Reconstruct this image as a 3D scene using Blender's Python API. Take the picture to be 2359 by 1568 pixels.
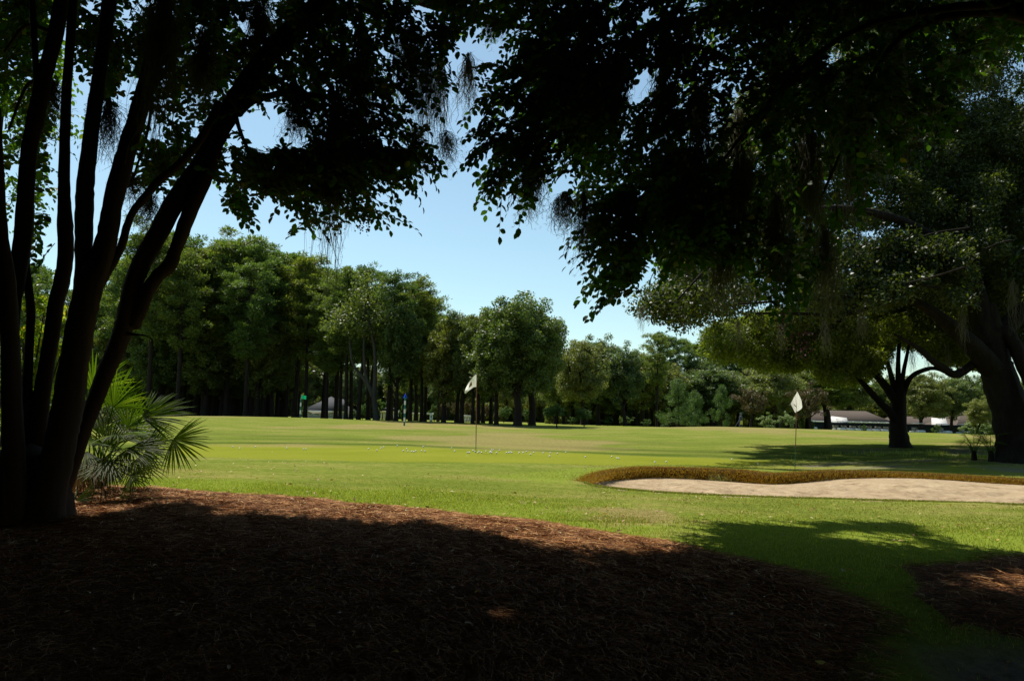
import bpy, math, random
import numpy as np
from mathutils import Vector, Matrix

# ------------------------------------------------------------------ camera, sky, sun, exposure
for o in list(bpy.data.objects):
    bpy.data.objects.remove(o)
SC = bpy.context.scene
COL = SC.collection
PITCH = math.radians(5.68)
ROLL = math.radians(1.2)
FPX, CX, CY = 1800.0, 1179.0, 784.0
CAM = np.array([0.0, 0.0, 1.35])
Fw = np.array([0, math.cos(PITCH), math.sin(PITCH)])
R0 = np.array([1.0, 0, 0])
U0 = np.array([0, -math.sin(PITCH), math.cos(PITCH)])
Rt = R0 * math.cos(ROLL) + U0 * math.sin(ROLL)
Up = -R0 * math.sin(ROLL) + U0 * math.cos(ROLL)
cam_data = bpy.data.cameras.new("camera")
cam = bpy.data.objects.new("camera", cam_data)
COL.objects.link(cam)
M = Matrix(((Rt[0], Up[0], -Fw[0], CAM[0]), (Rt[1], Up[1], -Fw[1], CAM[1]), (Rt[2], Up[2], -Fw[2], CAM[2]), (0, 0, 0, 1)))
cam.matrix_world = M
cam_data.sensor_width = 36.0
cam_data.lens = 36.0 * FPX / 2358.0
cam_data.clip_start = 0.05
cam_data.clip_end = 6000
SC.camera = cam

SUN = np.array([-0.30, 0.50, 1.0]); SUN /= np.linalg.norm(SUN)
SUN_EL = math.asin(SUN[2]); SUN_AZ = math.atan2(SUN[0], SUN[1])
world = bpy.data.worlds.new("World")
SC.world = world
world.use_nodes = True
wn = world.node_tree.nodes; wl = world.node_tree.links
sky = wn.new("ShaderNodeTexSky")
sky.sky_type = 'NISHITA'
sky.sun_disc = False
sky.sun_elevation = SUN_EL
sky.sun_rotation = SUN_AZ
sky.altitude = 0
sky.air_density = 1.0
sky.dust_density = 0.6
sky.ozone_density = 1.2
tint = wn.new('ShaderNodeMix'); tint.data_type = 'RGBA'; tint.blend_type = 'MULTIPLY'; tint.inputs[0].default_value = 1.0
tint.inputs[7].default_value = (.96, 1.065, .95, 1)
wl.new(tint.outputs[2], wn['Background'].inputs[0])
wl.new(sky.outputs[0], tint.inputs[6])
wn["Background"].inputs[1].default_value = 0.114

sun_d = bpy.data.lights.new("sun", 'SUN')
sun_d.energy = 5.0
sun_d.angle = math.radians(0.53)
sun_d.color = (1.0, 0.94, 0.84)
sun = bpy.data.objects.new("sun", sun_d)
COL.objects.link(sun)
sun.rotation_euler = Vector(-SUN).to_track_quat('-Z', 'Y').to_euler()
SC.view_settings.view_transform = 'Standard'
SC.view_settings.look = 'None'
SC.view_settings.exposure = 0.34
SC.view_settings.gamma = 1.0
SC.cycles.max_bounces = 6
SC.cycles.diffuse_bounces = 3
SC.cycles.transmission_bounces = 3

# ------------------------------------------------------------------ small maths helpers
rs = np.random.RandomState
def vnorm(a):
    return a / np.maximum(np.linalg.norm(a, axis=-1, keepdims=True), 1e-9)

def pt(px, py, d):
    v = Fw + Rt * ((px - CX) / FPX) + Up * ((CY - py) / FPX)
    return CAM + v * (d / v[1])

def project(P):
    Q = np.asarray(P) - CAM
    z = Q @ Fw
    return CX + FPX * (Q @ Rt) / z, CY - FPX * (Q @ Up) / z

def rand_unit(r, n):
    return vnorm(r.normal(size=(n, 3)))

def hash2(ix, iy, seed):
    h = (ix.astype(np.int64) * 374761393 + iy.astype(np.int64) * 668265263 + seed * 144665) & 0x7fffffff
    h = ((h ^ (h >> 13)) * 1274126177) & 0x7fffffff
    return ((h ^ (h >> 16)) & 0xffff) / 65535.0

def vnoise(x, y, seed=0):
    x = np.asarray(x, float); y = np.asarray(y, float)
    ix = np.floor(x); iy = np.floor(y); fx = x - ix; fy = y - iy
    fx = fx * fx * (3 - 2 * fx); fy = fy * fy * (3 - 2 * fy)
    a = hash2(ix, iy, seed); b = hash2(ix + 1, iy, seed); c = hash2(ix, iy + 1, seed); e = hash2(ix + 1, iy + 1, seed)
    return (a * (1 - fx) + b * fx) * (1 - fy) + (c * (1 - fx) + e * fx) * fy

def fbm(x, y, seed=0, oct=4):
    s = 0; a = 0.5; f = 1.0
    for k in range(oct):
        s = s + a * vnoise(x * f, y * f, seed + k); a *= 0.5; f *= 2.03
    return s / 0.9375

def inpoly(x, y, poly):
    x = np.asarray(x, float); y = np.asarray(y, float)
    c = np.zeros(x.shape, bool)
    n = len(poly); j = n - 1
    for i in range(n):
        xi, yi = poly[i][0], poly[i][1]; xj, yj = poly[j][0], poly[j][1]
        if yi != yj:
            c ^= ((yi > y) != (yj > y)) & (x < (xj - xi) * (y - yi) / (yj - yi) + xi)
        j = i
    return c

def edge_dist(x, y, poly):
    d = np.full(np.shape(x), 1e9)
    n = len(poly)
    for i in range(n):
        ax, ay = poly[i][0], poly[i][1]; bx, by = poly[(i + 1) % n][0], poly[(i + 1) % n][1]
        vx, vy = bx - ax, by - ay
        t = np.clip(((x - ax) * vx + (y - ay) * vy) / (vx * vx + vy * vy + 1e-12), 0, 1)
        d = np.minimum(d, np.hypot(x - ax - t * vx, y - ay - t * vy))
    return d

# ------------------------------------------------------------------ terrain (smooth surface through measured ground points)
CP = [(0, 1568, 3.9), (600, 1568, 3.95), (1179, 1568, 4.0), (1800, 1568, 4.1), (2358, 1568, 4.3),
      (-300, 1215, 7.2), (100, 1200, 7.2), (380, 1130, 9.2), (1000, 1185, 8.2), (1550, 1250, 6.8), (2000, 1370, 5.4), (2300, 1300, 6.5),
      (800, 1110, 11.5), (1150, 1120, 12),
      (1340, 1116, 13.2), (1527, 1133, 12.4), (1928, 1148, 11.9), (2358, 1161, 11.5), (2700, 1172, 11.2),
      (1096, 1042, 21), (1831, 1079, 21.8), (600, 1037, 23), (1400, 1056, 21.5),
      (1400, 1087, 15.8), (1500, 1077, 17), (1700, 1083, 17.2), (1780, 1092, 16.6), (1950, 1085, 17.4), (2100, 1090, 17.2), (2358, 1104, 16.5), (2700, 1125, 15.7),
      (450, 1003, 32), (900, 1010, 32), (1400, 1025, 32), (1700, 1030, 31),
      (2070, 1030, 30), (2300, 1060, 22.3), (2500, 1066, 22.5), (2358, 1015, 40), (1900, 1010, 40),
      (200, 955, 60), (450, 960, 60), (620, 960, 60), (800, 967, 60), (950, 977, 58), (1200, 985, 58), (1450, 987, 60), (1600, 982, 60), (1900, 990, 64), (2200, 1000, 66), (2600, 1010, 66)]
cps = [pt(*c) for c in CP]
for (x, y, z) in [(-30, 0, 0.1), (0, 0, 0), (30, 0, 0), (-6, 1, 0), (6, 1, 0), (-90, 110, 0.9), (-40, 110, 0.6), (0, 105, .7), (20, 105, .6), (50, 110, 0.15), (90, 120, .0),
                  (-120, 220, 0.9), (0, 220, 0.8), (120, 220, 0.2), (-600, 900, 1), (0, 900, 1), (600, 900, 1), (-200, 60, .8), (150, 60, .3), (-60, 30, .5), (60, 28, .3)]:
    cps.append(np.array([x, y, z], float))
cps = np.array(cps)
def _ab(x, y):
    yy = np.maximum(y, -1.0) + 6.0
    return np.clip(x / yy, -4, 4) * 1.3, np.log(yy) * 1.6
def _tps(r2):
    return np.where(r2 > 1e-12, r2 * np.log(np.maximum(r2, 1e-12)), 0.0)
_ca, _cb = _ab(cps[:, 0], cps[:, 1])
_n = len(cps)
_K = _tps((_ca[:, None] - _ca[None]) ** 2 + (_cb[:, None] - _cb[None]) ** 2) + np.eye(_n) * 0.004
_Pm = np.stack([np.ones(_n), _ca, _cb], 1)
_A = np.zeros((_n + 3, _n + 3)); _A[:_n, :_n] = _K; _A[:_n, _n:] = _Pm; _A[_n:, :_n] = _Pm.T
_w = np.linalg.solve(_A, np.concatenate([cps[:, 2], np.zeros(3)]))
def terrain(x, y):
    x = np.asarray(x, float); y = np.asarray(y, float)
    sh = x.shape
    a, b = _ab(x.ravel(), y.ravel())
    z = _w[_n] + _w[_n + 1] * a + _w[_n + 2] * b
    for i in range(_n):
        z = z + _w[i] * _tps((a - _ca[i]) ** 2 + (b - _cb[i]) ** 2)
    return np.clip(z, -0.6, 1.6).reshape(sh)
def tz(x, y):
    return float(terrain(np.array([x]), np.array([y]))[0])
_dd = np.concatenate([np.linspace(2.2, 30, 900), np.geomspace(30.05, 260, 500)])
def g(px, py):
    """world point where the line of sight through a spot of the photo meets the ground"""
    v = Fw + Rt * ((px - CX) / FPX) + Up * ((CY - py) / FPX)
    P = CAM[None] + v[None] * (_dd / v[1])[:, None]
    k = np.argmax(P[:, 2] <= terrain(P[:, 0], P[:, 1]))
    return P[k]
def gx(px, d):
    p = pt(px, 975, d)
    return p[0], d, tz(p[0], d)

# ------------------------------------------------------------------ mesh / object helpers
def make_mesh(name, parts, mats, smooth=False, attrs=None):
    """parts: list of (V (n,3), F (m,k), material index)"""
    me = bpy.data.meshes.new(name)
    vs, loops, tot, mi = [], [], [], []
    off = 0
    for p in parts:
        F = np.asarray(p[1], np.int64)
        m = p[2] if len(p) > 2 else 0
        if p[0] is None:                       # more faces on the vertices of the part before
            loops.append((F + off - len(vs[-1])).ravel()); tot.append(np.full(len(F), F.shape[1])); mi.append(np.full(len(F), m))
            continue
        V = np.asarray(p[0], float)
        vs.append(V); loops.append((F + off).ravel()); tot.append(np.full(len(F), F.shape[1])); mi.append(np.full(len(F), m))
        off += len(V)
    V = np.concatenate(vs); L = np.concatenate(loops).astype(np.int32); T = np.concatenate(tot).astype(np.int32); MI = np.concatenate(mi).astype(np.int32)
    me.vertices.add(len(V)); me.vertices.foreach_set("co", V.astype(np.float32).ravel())
    me.loops.add(len(L)); me.loops.foreach_set("vertex_index", L)
    me.polygons.add(len(T))
    st = np.concatenate([[0], np.cumsum(T)[:-1]]).astype(np.int32)
    me.polygons.foreach_set("loop_start", st)
    me.polygons.foreach_set("material_index", MI)
    if smooth:
        me.polygons.foreach_set("use_smooth", np.ones(len(T), bool))
    if attrs:
        for k, a in attrs.items():
            at = me.attributes.new(k, 'FLOAT', 'POINT'); at.data.foreach_set("value", np.asarray(a, np.float32))
    for m in (mats if isinstance(mats, (list, tuple)) else [mats]):
        me.materials.append(m)
    me.update(calc_edges=True)
    return me

def link(name, me, parent=None, loc=(0, 0, 0), rz=0.0, sc=None):
    o = bpy.data.objects.new(name, me)
    COL.objects.link(o)
    o.location = loc
    o.rotation_euler = (0, 0, rz)
    if sc is not None:
        o.scale = sc if isinstance(sc, (tuple, list)) else (sc, sc, sc)
    if parent is not None:
        o.parent = parent
    return o

def tag(o, label, cat, group=None, kind=None):
    if label: o["label"] = label
    if cat: o["category"] = cat
    if group: o["group"] = group
    if kind: o["kind"] = kind
    return o

def thing(name, label, cat, loc=(0, 0, 0), rz=0.0, group=None, sc=None):
    return tag(link(name, None, None, loc, rz, sc), label, cat, group)

def copy_tree(o, loc, rz, sc, label=None, group=None):
    c = o.copy(); COL.objects.link(c)
    c.location = loc; c.rotation_euler = (0, 0, rz); c.scale = (sc, sc, sc) if not isinstance(sc, tuple) else sc
    if label: c["label"] = label
    if group: c["group"] = group
    for ch in o.children:
        d = ch.copy(); COL.objects.link(d); d.parent = c
        for gch in ch.children:
            e = gch.copy(); COL.objects.link(e); e.parent = d
    return c

def tube(pts, rad, sides=8, rough=0.0, r=None, cap=True):
    P = np.asarray(pts, float); n = len(P)
    rad = np.broadcast_to(np.asarray(rad, float), (n,)).copy()
    T = np.gradient(P, axis=0); T = vnorm(T)
    ref = np.array([0.0, 1.0, 0]) if abs(T[0][1]) < 0.9 else np.array([1.0, 0, 0])
    N = np.zeros((n, 3)); nrm = ref - T[0] * (ref @ T[0]); nrm /= np.linalg.norm(nrm)
    for i in range(n):
        nrm = nrm - T[i] * (nrm @ T[i]); nrm /= max(np.linalg.norm(nrm), 1e-9); N[i] = nrm
    B = np.cross(T, N)
    th = np.arange(sides) * 2 * math.pi / sides
    rr = rad[:, None] * np.ones((n, sides))
    if rough > 0 and r is not None:
        lob = r.normal(size=(1, sides)) * rough
        rr = rr * (1 + lob + r.normal(size=(n, sides)) * rough * 0.6)
    V = P[:, None] + N[:, None] * (np.cos(th)[None] * rr)[..., None] + B[:, None] * (np.sin(th)[None] * rr)[..., None]
    V = V.reshape(-1, 3)
    i, j = np.meshgrid(np.arange(n - 1), np.arange(sides), indexing='ij')
    a = (i * sides + j).ravel(); b = (i * sides + (j + 1) % sides).ravel()
    F = np.stack([a, b, b + sides, a + sides], 1)
    if cap:
        V = np.concatenate([V, P[-1:] + T[-1:] * rad[-1] * 0.6, P[:1]])
        k = len(V) - 2
        lastr = (n - 1) * sides + np.arange(sides)
        cf = np.stack([lastr, np.roll(lastr, -1), np.full(sides, k), np.full(sides, k)], 1)
        return [(V, F), (V[np.concatenate([lastr, [k]])], np.stack([np.arange(sides), np.roll(np.arange(sides), -1), np.full(sides, sides)], 1))]
    return [(V, F)]

def smooth_path(pts, n=5):
    """Catmull-Rom through rows (any number of columns)"""
    P = np.asarray(pts, float)
    if len(P) < 3:
        t = np.linspace(0, 1, n + 1)[:, None]
        return P[0] * (1 - t) + P[-1] * t
    Q = np.concatenate([[2 * P[0] - P[1]], P, [2 * P[-1] - P[-2]]])
    out = []
    for i in range(1, len(Q) - 2):
        for t in np.linspace(0, 1, n, endpoint=False):
            a, b, c, d = Q[i - 1], Q[i], Q[i + 1], Q[i + 2]
            out.append(0.5 * ((2 * b) + (-a + c) * t + (2 * a - 5 * b + 4 * c - d) * t * t + (-a + 3 * b - 3 * c + d) * t ** 3))
    out.append(P[-1])
    return np.array(out)

T_NEAR = (np.array([[0, 0, 0], [.22, .36, .07], [.55, .46, .09], [.82, .25, .02], [1.0, 0, -.06], [.82, -.25, .02], [.55, -.46, .09], [.22, -.36, .07], [.5, 0, 0]]),
          np.array([[0, 1, 2, 8], [8, 2, 3, 4], [8, 4, 5, 6], [0, 8, 6, 7]]))
T_MID = (np.array([[0, 0, 0], [.45, .5, .08], [1.0, 0, 0], [.45, -.5, .08]]), np.array([[0, 1, 2, 3]]))
def leaves(P, A, N, L, W, tmpl):
    P = np.asarray(P); n = len(P)
    A = vnorm(A); N = N - A * np.sum(A * N, 1, keepdims=True); N = vnorm(N); B = np.cross(N, A)
    tv, tf = tmpl
    L = np.broadcast_to(np.asarray(L, float), (n,)); W = np.broadcast_to(np.asarray(W, float), (n,))
    V = (P[:, None] + A[:, None] * (tv[None, :, 0] * L[:, None])[..., None] + B[:, None] * (tv[None, :, 1] * W[:, None])[..., None]
         + N[:, None] * (tv[None, :, 2] * L[:, None])[..., None]).reshape(-1, 3)
    F = (tf[None] + (np.arange(n) * len(tv))[:, None, None]).reshape(-1, tf.shape[1])
    return V, F

def box(x0, x1, y0, y1, z0, z1):
    V = np.array([[x, y, z] for z in (z0, z1) for y in (y0, y1) for x in (x0, x1)], float)
    F = np.array([[0, 2, 3, 1], [4, 5, 7, 6], [0, 1, 5, 4], [2, 6, 7, 3], [0, 4, 6, 2], [1, 3, 7, 5]])
    return V, F

def prism(outline, axis, a, b):
    """extrude a 2-D outline along axis 0/1/2 from a to b; convex outline"""
    n = len(outline)
    V = []
    for t in (a, b):
        for (p, q) in outline:
            v = [0, 0, 0]; oth = [k for k in range(3) if k != axis]
            v[axis] = t; v[oth[0]] = p; v[oth[1]] = q; V.append(v)
    V = np.array(V, float)
    parts = [(V, np.array([[i, (i + 1) % n, n + (i + 1) % n, n + i] for i in range(n)]))]
    parts.append((V, np.array([list(range(n - 1, -1, -1)), list(range(n, 2 * n))])))
    return parts

# ------------------------------------------------------------------ materials
def new_mat(name):
    m = bpy.data.materials.new(name); m.use_nodes = True
    nt = m.node_tree
    return m, nt, nt.nodes["Principled BSDF"]

def ramp(nt, cols):
    r = nt.nodes.new("ShaderNodeValToRGB")
    e = r.color_ramp.elements
    while len(e) > 1: e.remove(e[-1])
    e[0].position = cols[0][0]; e[0].color = (*cols[0][1], 1)
    for p, c in cols[1:]:
        x = e.new(p); x.color = (*c, 1)
    return r

def noise(nt, scale, detail=4, rough=0.6, vec=None):
    t = nt.nodes.new("ShaderNodeTexNoise")
    t.inputs["Scale"].default_value = scale; t.inputs["Detail"].default_value = detail; t.inputs["Roughness"].default_value = rough
    if vec is not None: nt.links.new(vec, t.inputs["Vector"])
    return t

def objcoord(nt):
    return nt.nodes.new("ShaderNodeTexCoord").outputs["Object"]

def mat_leaf(name, cols, trans=0.3, rough=0.45, spec=0.4, tcol=None, vary=False):
    m, nt, b = new_mat(name)
    geo = nt.nodes.new("ShaderNodeNewGeometry")
    r = ramp(nt, cols)
    nt.links.new(geo.outputs["Random Per Island"], r.inputs[0])
    if vary:                                   # every tree has its own tint of green
        oi = nt.nodes.new("ShaderNodeObjectInfo")
        rv = ramp(nt, [(0, (.62, .74, .80)), (.35, (.85, .95, .9)), (.65, (1.05, 1.02, .95)), (1, (1.45, 1.22, .85))])
        nt.links.new(oi.outputs["Random"], rv.inputs[0])
        mv = nt.nodes.new("ShaderNodeMix"); mv.data_type = 'RGBA'; mv.blend_type = 'MULTIPLY'; mv.inputs[0].default_value = 1
        nt.links.new(r.outputs[0], mv.inputs[6]); nt.links.new(rv.outputs[0], mv.inputs[7])
        class _O: outputs = [mv.outputs[2]]
        r = _O
    nt.links.new(r.outputs[0], b.inputs["Base Color"])
    b.inputs["Roughness"].default_value = rough
    b.inputs["Specular IOR Level"].default_value = spec
    if trans > 0:
        t = nt.nodes.new("ShaderNodeBsdfTranslucent")
        mul = nt.nodes.new("ShaderNodeMix"); mul.data_type = 'RGBA'; mul.blend_type = 'MULTIPLY'; mul.inputs[0].default_value = 1
        nt.links.new(r.outputs[0], mul.inputs[6]); mul.inputs[7].default_value = (*(tcol or (1.6, 1.9, 0.7)), 1)
        mul.clamp_result = False
        nt.links.new(mul.outputs[2], t.inputs[0])
        mx = nt.nodes.new("ShaderNodeMixShader"); mx.inputs[0].default_value = trans
        nt.links.new(b.outputs[0], mx.inputs[1]); nt.links.new(t.outputs[0], mx.inputs[2])
        nt.links.new(mx.outputs[0], nt.nodes["Material Output"].inputs[0])
    return m

def mat_plain(name, col, rough=0.6, spec=0.3, metal=0.0, var=0.0, scale=8.0):
    m, nt, b = new_mat(name)
    if var > 0:
        n = noise(nt, scale, 5, 0.65, objcoord(nt))
        c0 = tuple(max(0, c * (1 - var)) for c in col); c1 = tuple(min(1, c * (1 + var)) for c in col)
        r = ramp(nt, [(0.3, c0), (0.7, c1)])
        nt.links.new(n.outputs[0], r.inputs[0]); nt.links.new(r.outputs[0], b.inputs["Base Color"])
    else:
        b.inputs["Base Color"].default_value = (*col, 1)
    b.inputs["Roughness"].default_value = rough; b.inputs["Specular IOR Level"].default_value = spec; b.inputs["Metallic"].default_value = metal
    return m

def mat_bark(name, c0, c1, scale=6.0, stretch=0.25, bump=0.5):
    m, nt, b = new_mat(name)
    mp = nt.nodes.new("ShaderNodeMapping"); nt.links.new(objcoord(nt), mp.inputs[0]); mp.inputs["Scale"].default_value = (1, 1, stretch)
    n = noise(nt, scale, 6, 0.7, mp.outputs[0])
    r = ramp(nt, [(0.3, c0), (0.7, c1)])
    nt.links.new(n.outputs[0], r.inputs[0]); nt.links.new(r.outputs[0], b.inputs["Base Color"])
    b.inputs["Roughness"].default_value = 0.9; b.inputs["Specular IOR Level"].default_value = 0.15
    bp = nt.nodes.new("ShaderNodeBump"); bp.inputs["Strength"].default_value = bump; bp.inputs["Distance"].default_value = 0.04
    nt.links.new(n.outputs[0], bp.inputs["Height"]); nt.links.new(bp.outputs[0], b.inputs["Normal"])
    return m

MT = {}
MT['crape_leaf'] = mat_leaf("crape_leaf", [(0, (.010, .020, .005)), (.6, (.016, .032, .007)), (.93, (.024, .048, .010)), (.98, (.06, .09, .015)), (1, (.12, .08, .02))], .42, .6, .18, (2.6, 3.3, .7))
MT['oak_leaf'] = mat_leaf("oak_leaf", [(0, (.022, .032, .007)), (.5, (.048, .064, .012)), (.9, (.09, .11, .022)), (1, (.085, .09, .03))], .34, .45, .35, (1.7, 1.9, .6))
MT['oak_lit_leaf'] = mat_leaf("oak_lit_leaf", [(0, (.07, .095, .014)), (.5, (.14, .17, .022)), (.9, (.21, .24, .04)), (1, (.26, .26, .08))], .42, .45, .35, (1.7, 1.9, .6))  # brighter copy of the oak leaf, sunlight put into its colour
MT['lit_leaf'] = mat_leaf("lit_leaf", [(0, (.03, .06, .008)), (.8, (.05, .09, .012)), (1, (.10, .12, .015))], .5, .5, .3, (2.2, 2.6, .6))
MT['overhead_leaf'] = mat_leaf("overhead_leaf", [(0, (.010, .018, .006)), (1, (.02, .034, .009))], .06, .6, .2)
MT['pine_leaf'] = mat_leaf("pine_leaf", [(0, (.06, .088, .022)), (.5, (.105, .145, .030)), (1, (.18, .215, .052))], .42, .5, .35, (1.5, 1.7, .7), vary=True)
MT['broad_leaf'] = mat_leaf("broad_leaf", [(0, (.06, .08, .020)), (.5, (.10, .128, .028)), (.9, (.15, .175, .042)), (1, (.21, .20, .06))], .42, .45, .45, (1.5, 1.7, .7), vary=True)
MT['gray_leaf'] = mat_leaf("gray_leaf", [(0, (.075, .094, .036)), (.5, (.125, .15, .055)), (1, (.18, .20, .08))], .42, .45, .45, (1.5, 1.7, .7), vary=True)
MT['bright_leaf'] = mat_leaf("bright_leaf", [(0, (.040, .085, .018)), (.6, (.07, .125, .026)), (1, (.11, .16, .04))], .35, .5, .35, (1.5, 1.7, .6))
MT['rusty_leaf'] = mat_leaf("rusty_leaf", [(0, (.03, .04, .012)), (.5, (.055, .055, .018)), (.75, (.12, .075, .025)), (1, (.18, .11, .04))], .25, .5, .3, (1.5, 1.4, .6))
MT['yellow_leaf'] = mat_leaf("yellow_leaf", [(0, (.14, .22, .02)), (.7, (.24, .32, .03)), (1, (.34, .26, .03))], .55, .5, .3, (1.5, 1.6, .5))
MT['oleander_leaf'] = mat_leaf("oleander_leaf", [(0, (.08, .12, .035)), (.7, (.16, .21, .07)), (1, (.45, .45, .28))], .3, .4, .5)
MT['palm_leaf'] = mat_leaf("palm_leaf", [(0, (.03, .052, .009)), (.8, (.055, .085, .013)), (1, (.10, .12, .025))], .5, .5, .12, (3.2, 3.6, .7))
MT['dead_palm'] = mat_leaf("dead_palm", [(0, (.16, .10, .05)), (1, (.36, .26, .15))], .2, .6, .3, (1.2, 1.0, .7))
MT['bloom'] = mat_leaf("bloom", [(0, (.10, .04, .06)), (1, (.17, .08, .10))], .1, .7, .1, (1.0, .8, .9))
MT['moss'] = mat_leaf("moss", [(0, (.10, .10, .07)), (1, (.19, .185, .135))], .25, .85, .1, (1.1, 1.1, .8))
MT['crape_bark'] = mat_bark("crape_bark", (.020, .013, .008), (.058, .036, .023), 5, .15, .25)
MT['oak_bark'] = mat_bark("oak_bark", (.006, .005, .0035), (.022, .017, .012), 7, .3, .9)
MT['pine_bark'] = mat_bark("pine_bark", (.014, .010, .008), (.036, .026, .020), 4, .3, .6)
MT['pale_bark'] = mat_bark("pale_bark", (.03, .027, .023), (.065, .06, .052), 3, .3, .4)

# ---- ground: turf with mown green, rough, bare soil
def mat_ground():
    m, nt, b = new_mat("turf")
    N = nt.nodes.new; LK = nt.links.new
    oc = objcoord(nt)
    n1 = noise(nt, .35, 5, .6, oc); n2 = noise(nt, 9, 6, .75, oc); n3 = noise(nt, 55, 3, .7, oc)
    mpg = N("ShaderNodeMapping"); LK(oc, mpg.inputs[0]); mpg.inputs["Rotation"].default_value = (0, 0, .3); mpg.inputs["Scale"].default_value = (.35, 1.1, 1)
    n4 = noise(nt, 1.1, 5, .65, mpg.outputs[0])
    def attr(nm):
        a = N("ShaderNodeAttribute"); a.attribute_name = nm; return a.outputs["Fac"]
    def mix(f, a, bcol, blend='MIX'):
        x = N("ShaderNodeMix"); x.data_type = 'RGBA'; x.blend_type = blend
        if isinstance(f, float): x.inputs[0].default_value = f
        else: LK(f, x.inputs[0])
        for s, v in ((6, a), (7, bcol)):
            if isinstance(v, tuple): x.inputs[s].default_value = (*v, 1)
            else: LK(v, x.inputs[s])
        return x.outputs[2]
    base = ramp(nt, [(.28, (.115, .160, .024)), (.5, (.178, .203, .040)), (.72, (.270, .236, .080))])
    LK(n4.outputs[0], base.inputs[0])
    fine = ramp(nt, [(.3, (.55, .62, .5)), (.55, (1, 1, 1)), (.8, (1.35, 1.3, 1.2))]); LK(n2.outputs[0], fine.inputs[0])
    c = mix(1.0, base.outputs[0], fine.outputs[0], 'MULTIPLY')
    lush = ramp(nt, [(.3, (.14, .20, .024)), (.7, (.22, .255, .042))]); LK(n2.outputs[0], lush.inputs[0])
    c = mix(attr("lush"), c, lush.outputs[0])
    gr = ramp(nt, [(.3, (.165, .188, .020)), (.7, (.212, .222, .030))]); LK(n1.outputs[0], gr.inputs[0])
    c = mix(attr("green"), c, gr.outputs[0])
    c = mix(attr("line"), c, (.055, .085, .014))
    tanr = ramp(nt, [(.35, (.20, .15, .07)), (.65, (.34, .25, .12))]); LK(n2.outputs[0], tanr.inputs[0])
    c = mix(attr("tan"), c, tanr.outputs[0])
    soil = ramp(nt, [(.3, (.10, .085, .068)), (.7, (.26, .22, .18))]); LK(n2.outputs[0], soil.inputs[0])
    c = mix(attr("soil"), c, soil.outputs[0])
    sp = ramp(nt, [(.35, (.72, .75, .7)), (.65, (1.15, 1.15, 1.1))]); LK(n3.outputs[0], sp.inputs[0])
    c = mix(.7, c, sp.outputs[0], 'MULTIPLY')
    LK(c, b.inputs["Base Color"])
    b.inputs["Roughness"].default_value = .95; b.inputs["Specular IOR Level"].default_value = .0
    bp = N("ShaderNodeBump"); bp.inputs["Strength"].default_value = .55; bp.inputs["Distance"].default_value = .03
    LK(n2.outputs[0], bp.inputs["Height"]); LK(bp.outputs[0], b.inputs["Normal"])
    return m
MT['turf'] = mat_ground()

def mat_straw_floor():
    m, nt, b = new_mat("straw_floor")
    oc = objcoord(nt)
    n = noise(nt, 22, 8, .8, oc)
    r = ramp(nt, [(.3, (.04, .017, .008)), (.5, (.15, .065, .028)), (.72, (.32, .16, .07))])
    nt.links.new(n.outputs[0], r.inputs[0]); nt.links.new(r.outputs[0], b.inputs["Base Color"])
    b.inputs["Roughness"].default_value = .9; b.inputs["Specular IOR Level"].default_value = .1
    bp = nt.nodes.new("ShaderNodeBump"); bp.inputs["Strength"].default_value = .8; bp.inputs["Distance"].default_value = .03
    nt.links.new(n.outputs[0], bp.inputs["Height"]); nt.links.new(bp.outputs[0], b.inputs["Normal"])
    return m
MT['straw_floor'] = mat_straw_floor()
MT['needle'] = mat_leaf("needle", [(0, (.045, .016, .006)), (.5, (.24, .095, .031)), (.85, (.50, .25, .092)), (1, (.72, .46, .22))], 0, .7, .06)
MT['blade'] = mat_leaf("blade", [(0, (.155, .22, .022)), (.6, (.25, .30, .036)), (.92, (.33, .33, .060)), (1, (.44, .36, .13))], .42, .5, .25, (1.3, 1.4, .6))
MT['turf_blade'] = mat_leaf("turf_blade", [(0, (.17, .20, .030)), (.6, (.235, .25, .045)), (.9, (.31, .29, .085)), (1, (.42, .33, .14))], .4, .6, .2, (1.2, 1.3, .6))
MT['lip_blade'] = mat_leaf("lip_blade", [(0, (.17, .09, .014)), (.5, (.32, .185, .026)), (.85, (.44, .30, .055)), (1, (.24, .27, .04))], .4, .6, .2, (1.2, 1.1, .6))
MT['lip_soil'] = mat_plain("lip_soil", (.075, .040, .010), .9, .1, 0, .5, 14)
MT['fallen'] = mat_leaf("fallen", [(0, (.16, .07, .025)), (.4, (.30, .18, .05)), (.75, (.45, .32, .09)), (1, (.50, .42, .24))], .15, .6, .3)

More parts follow.
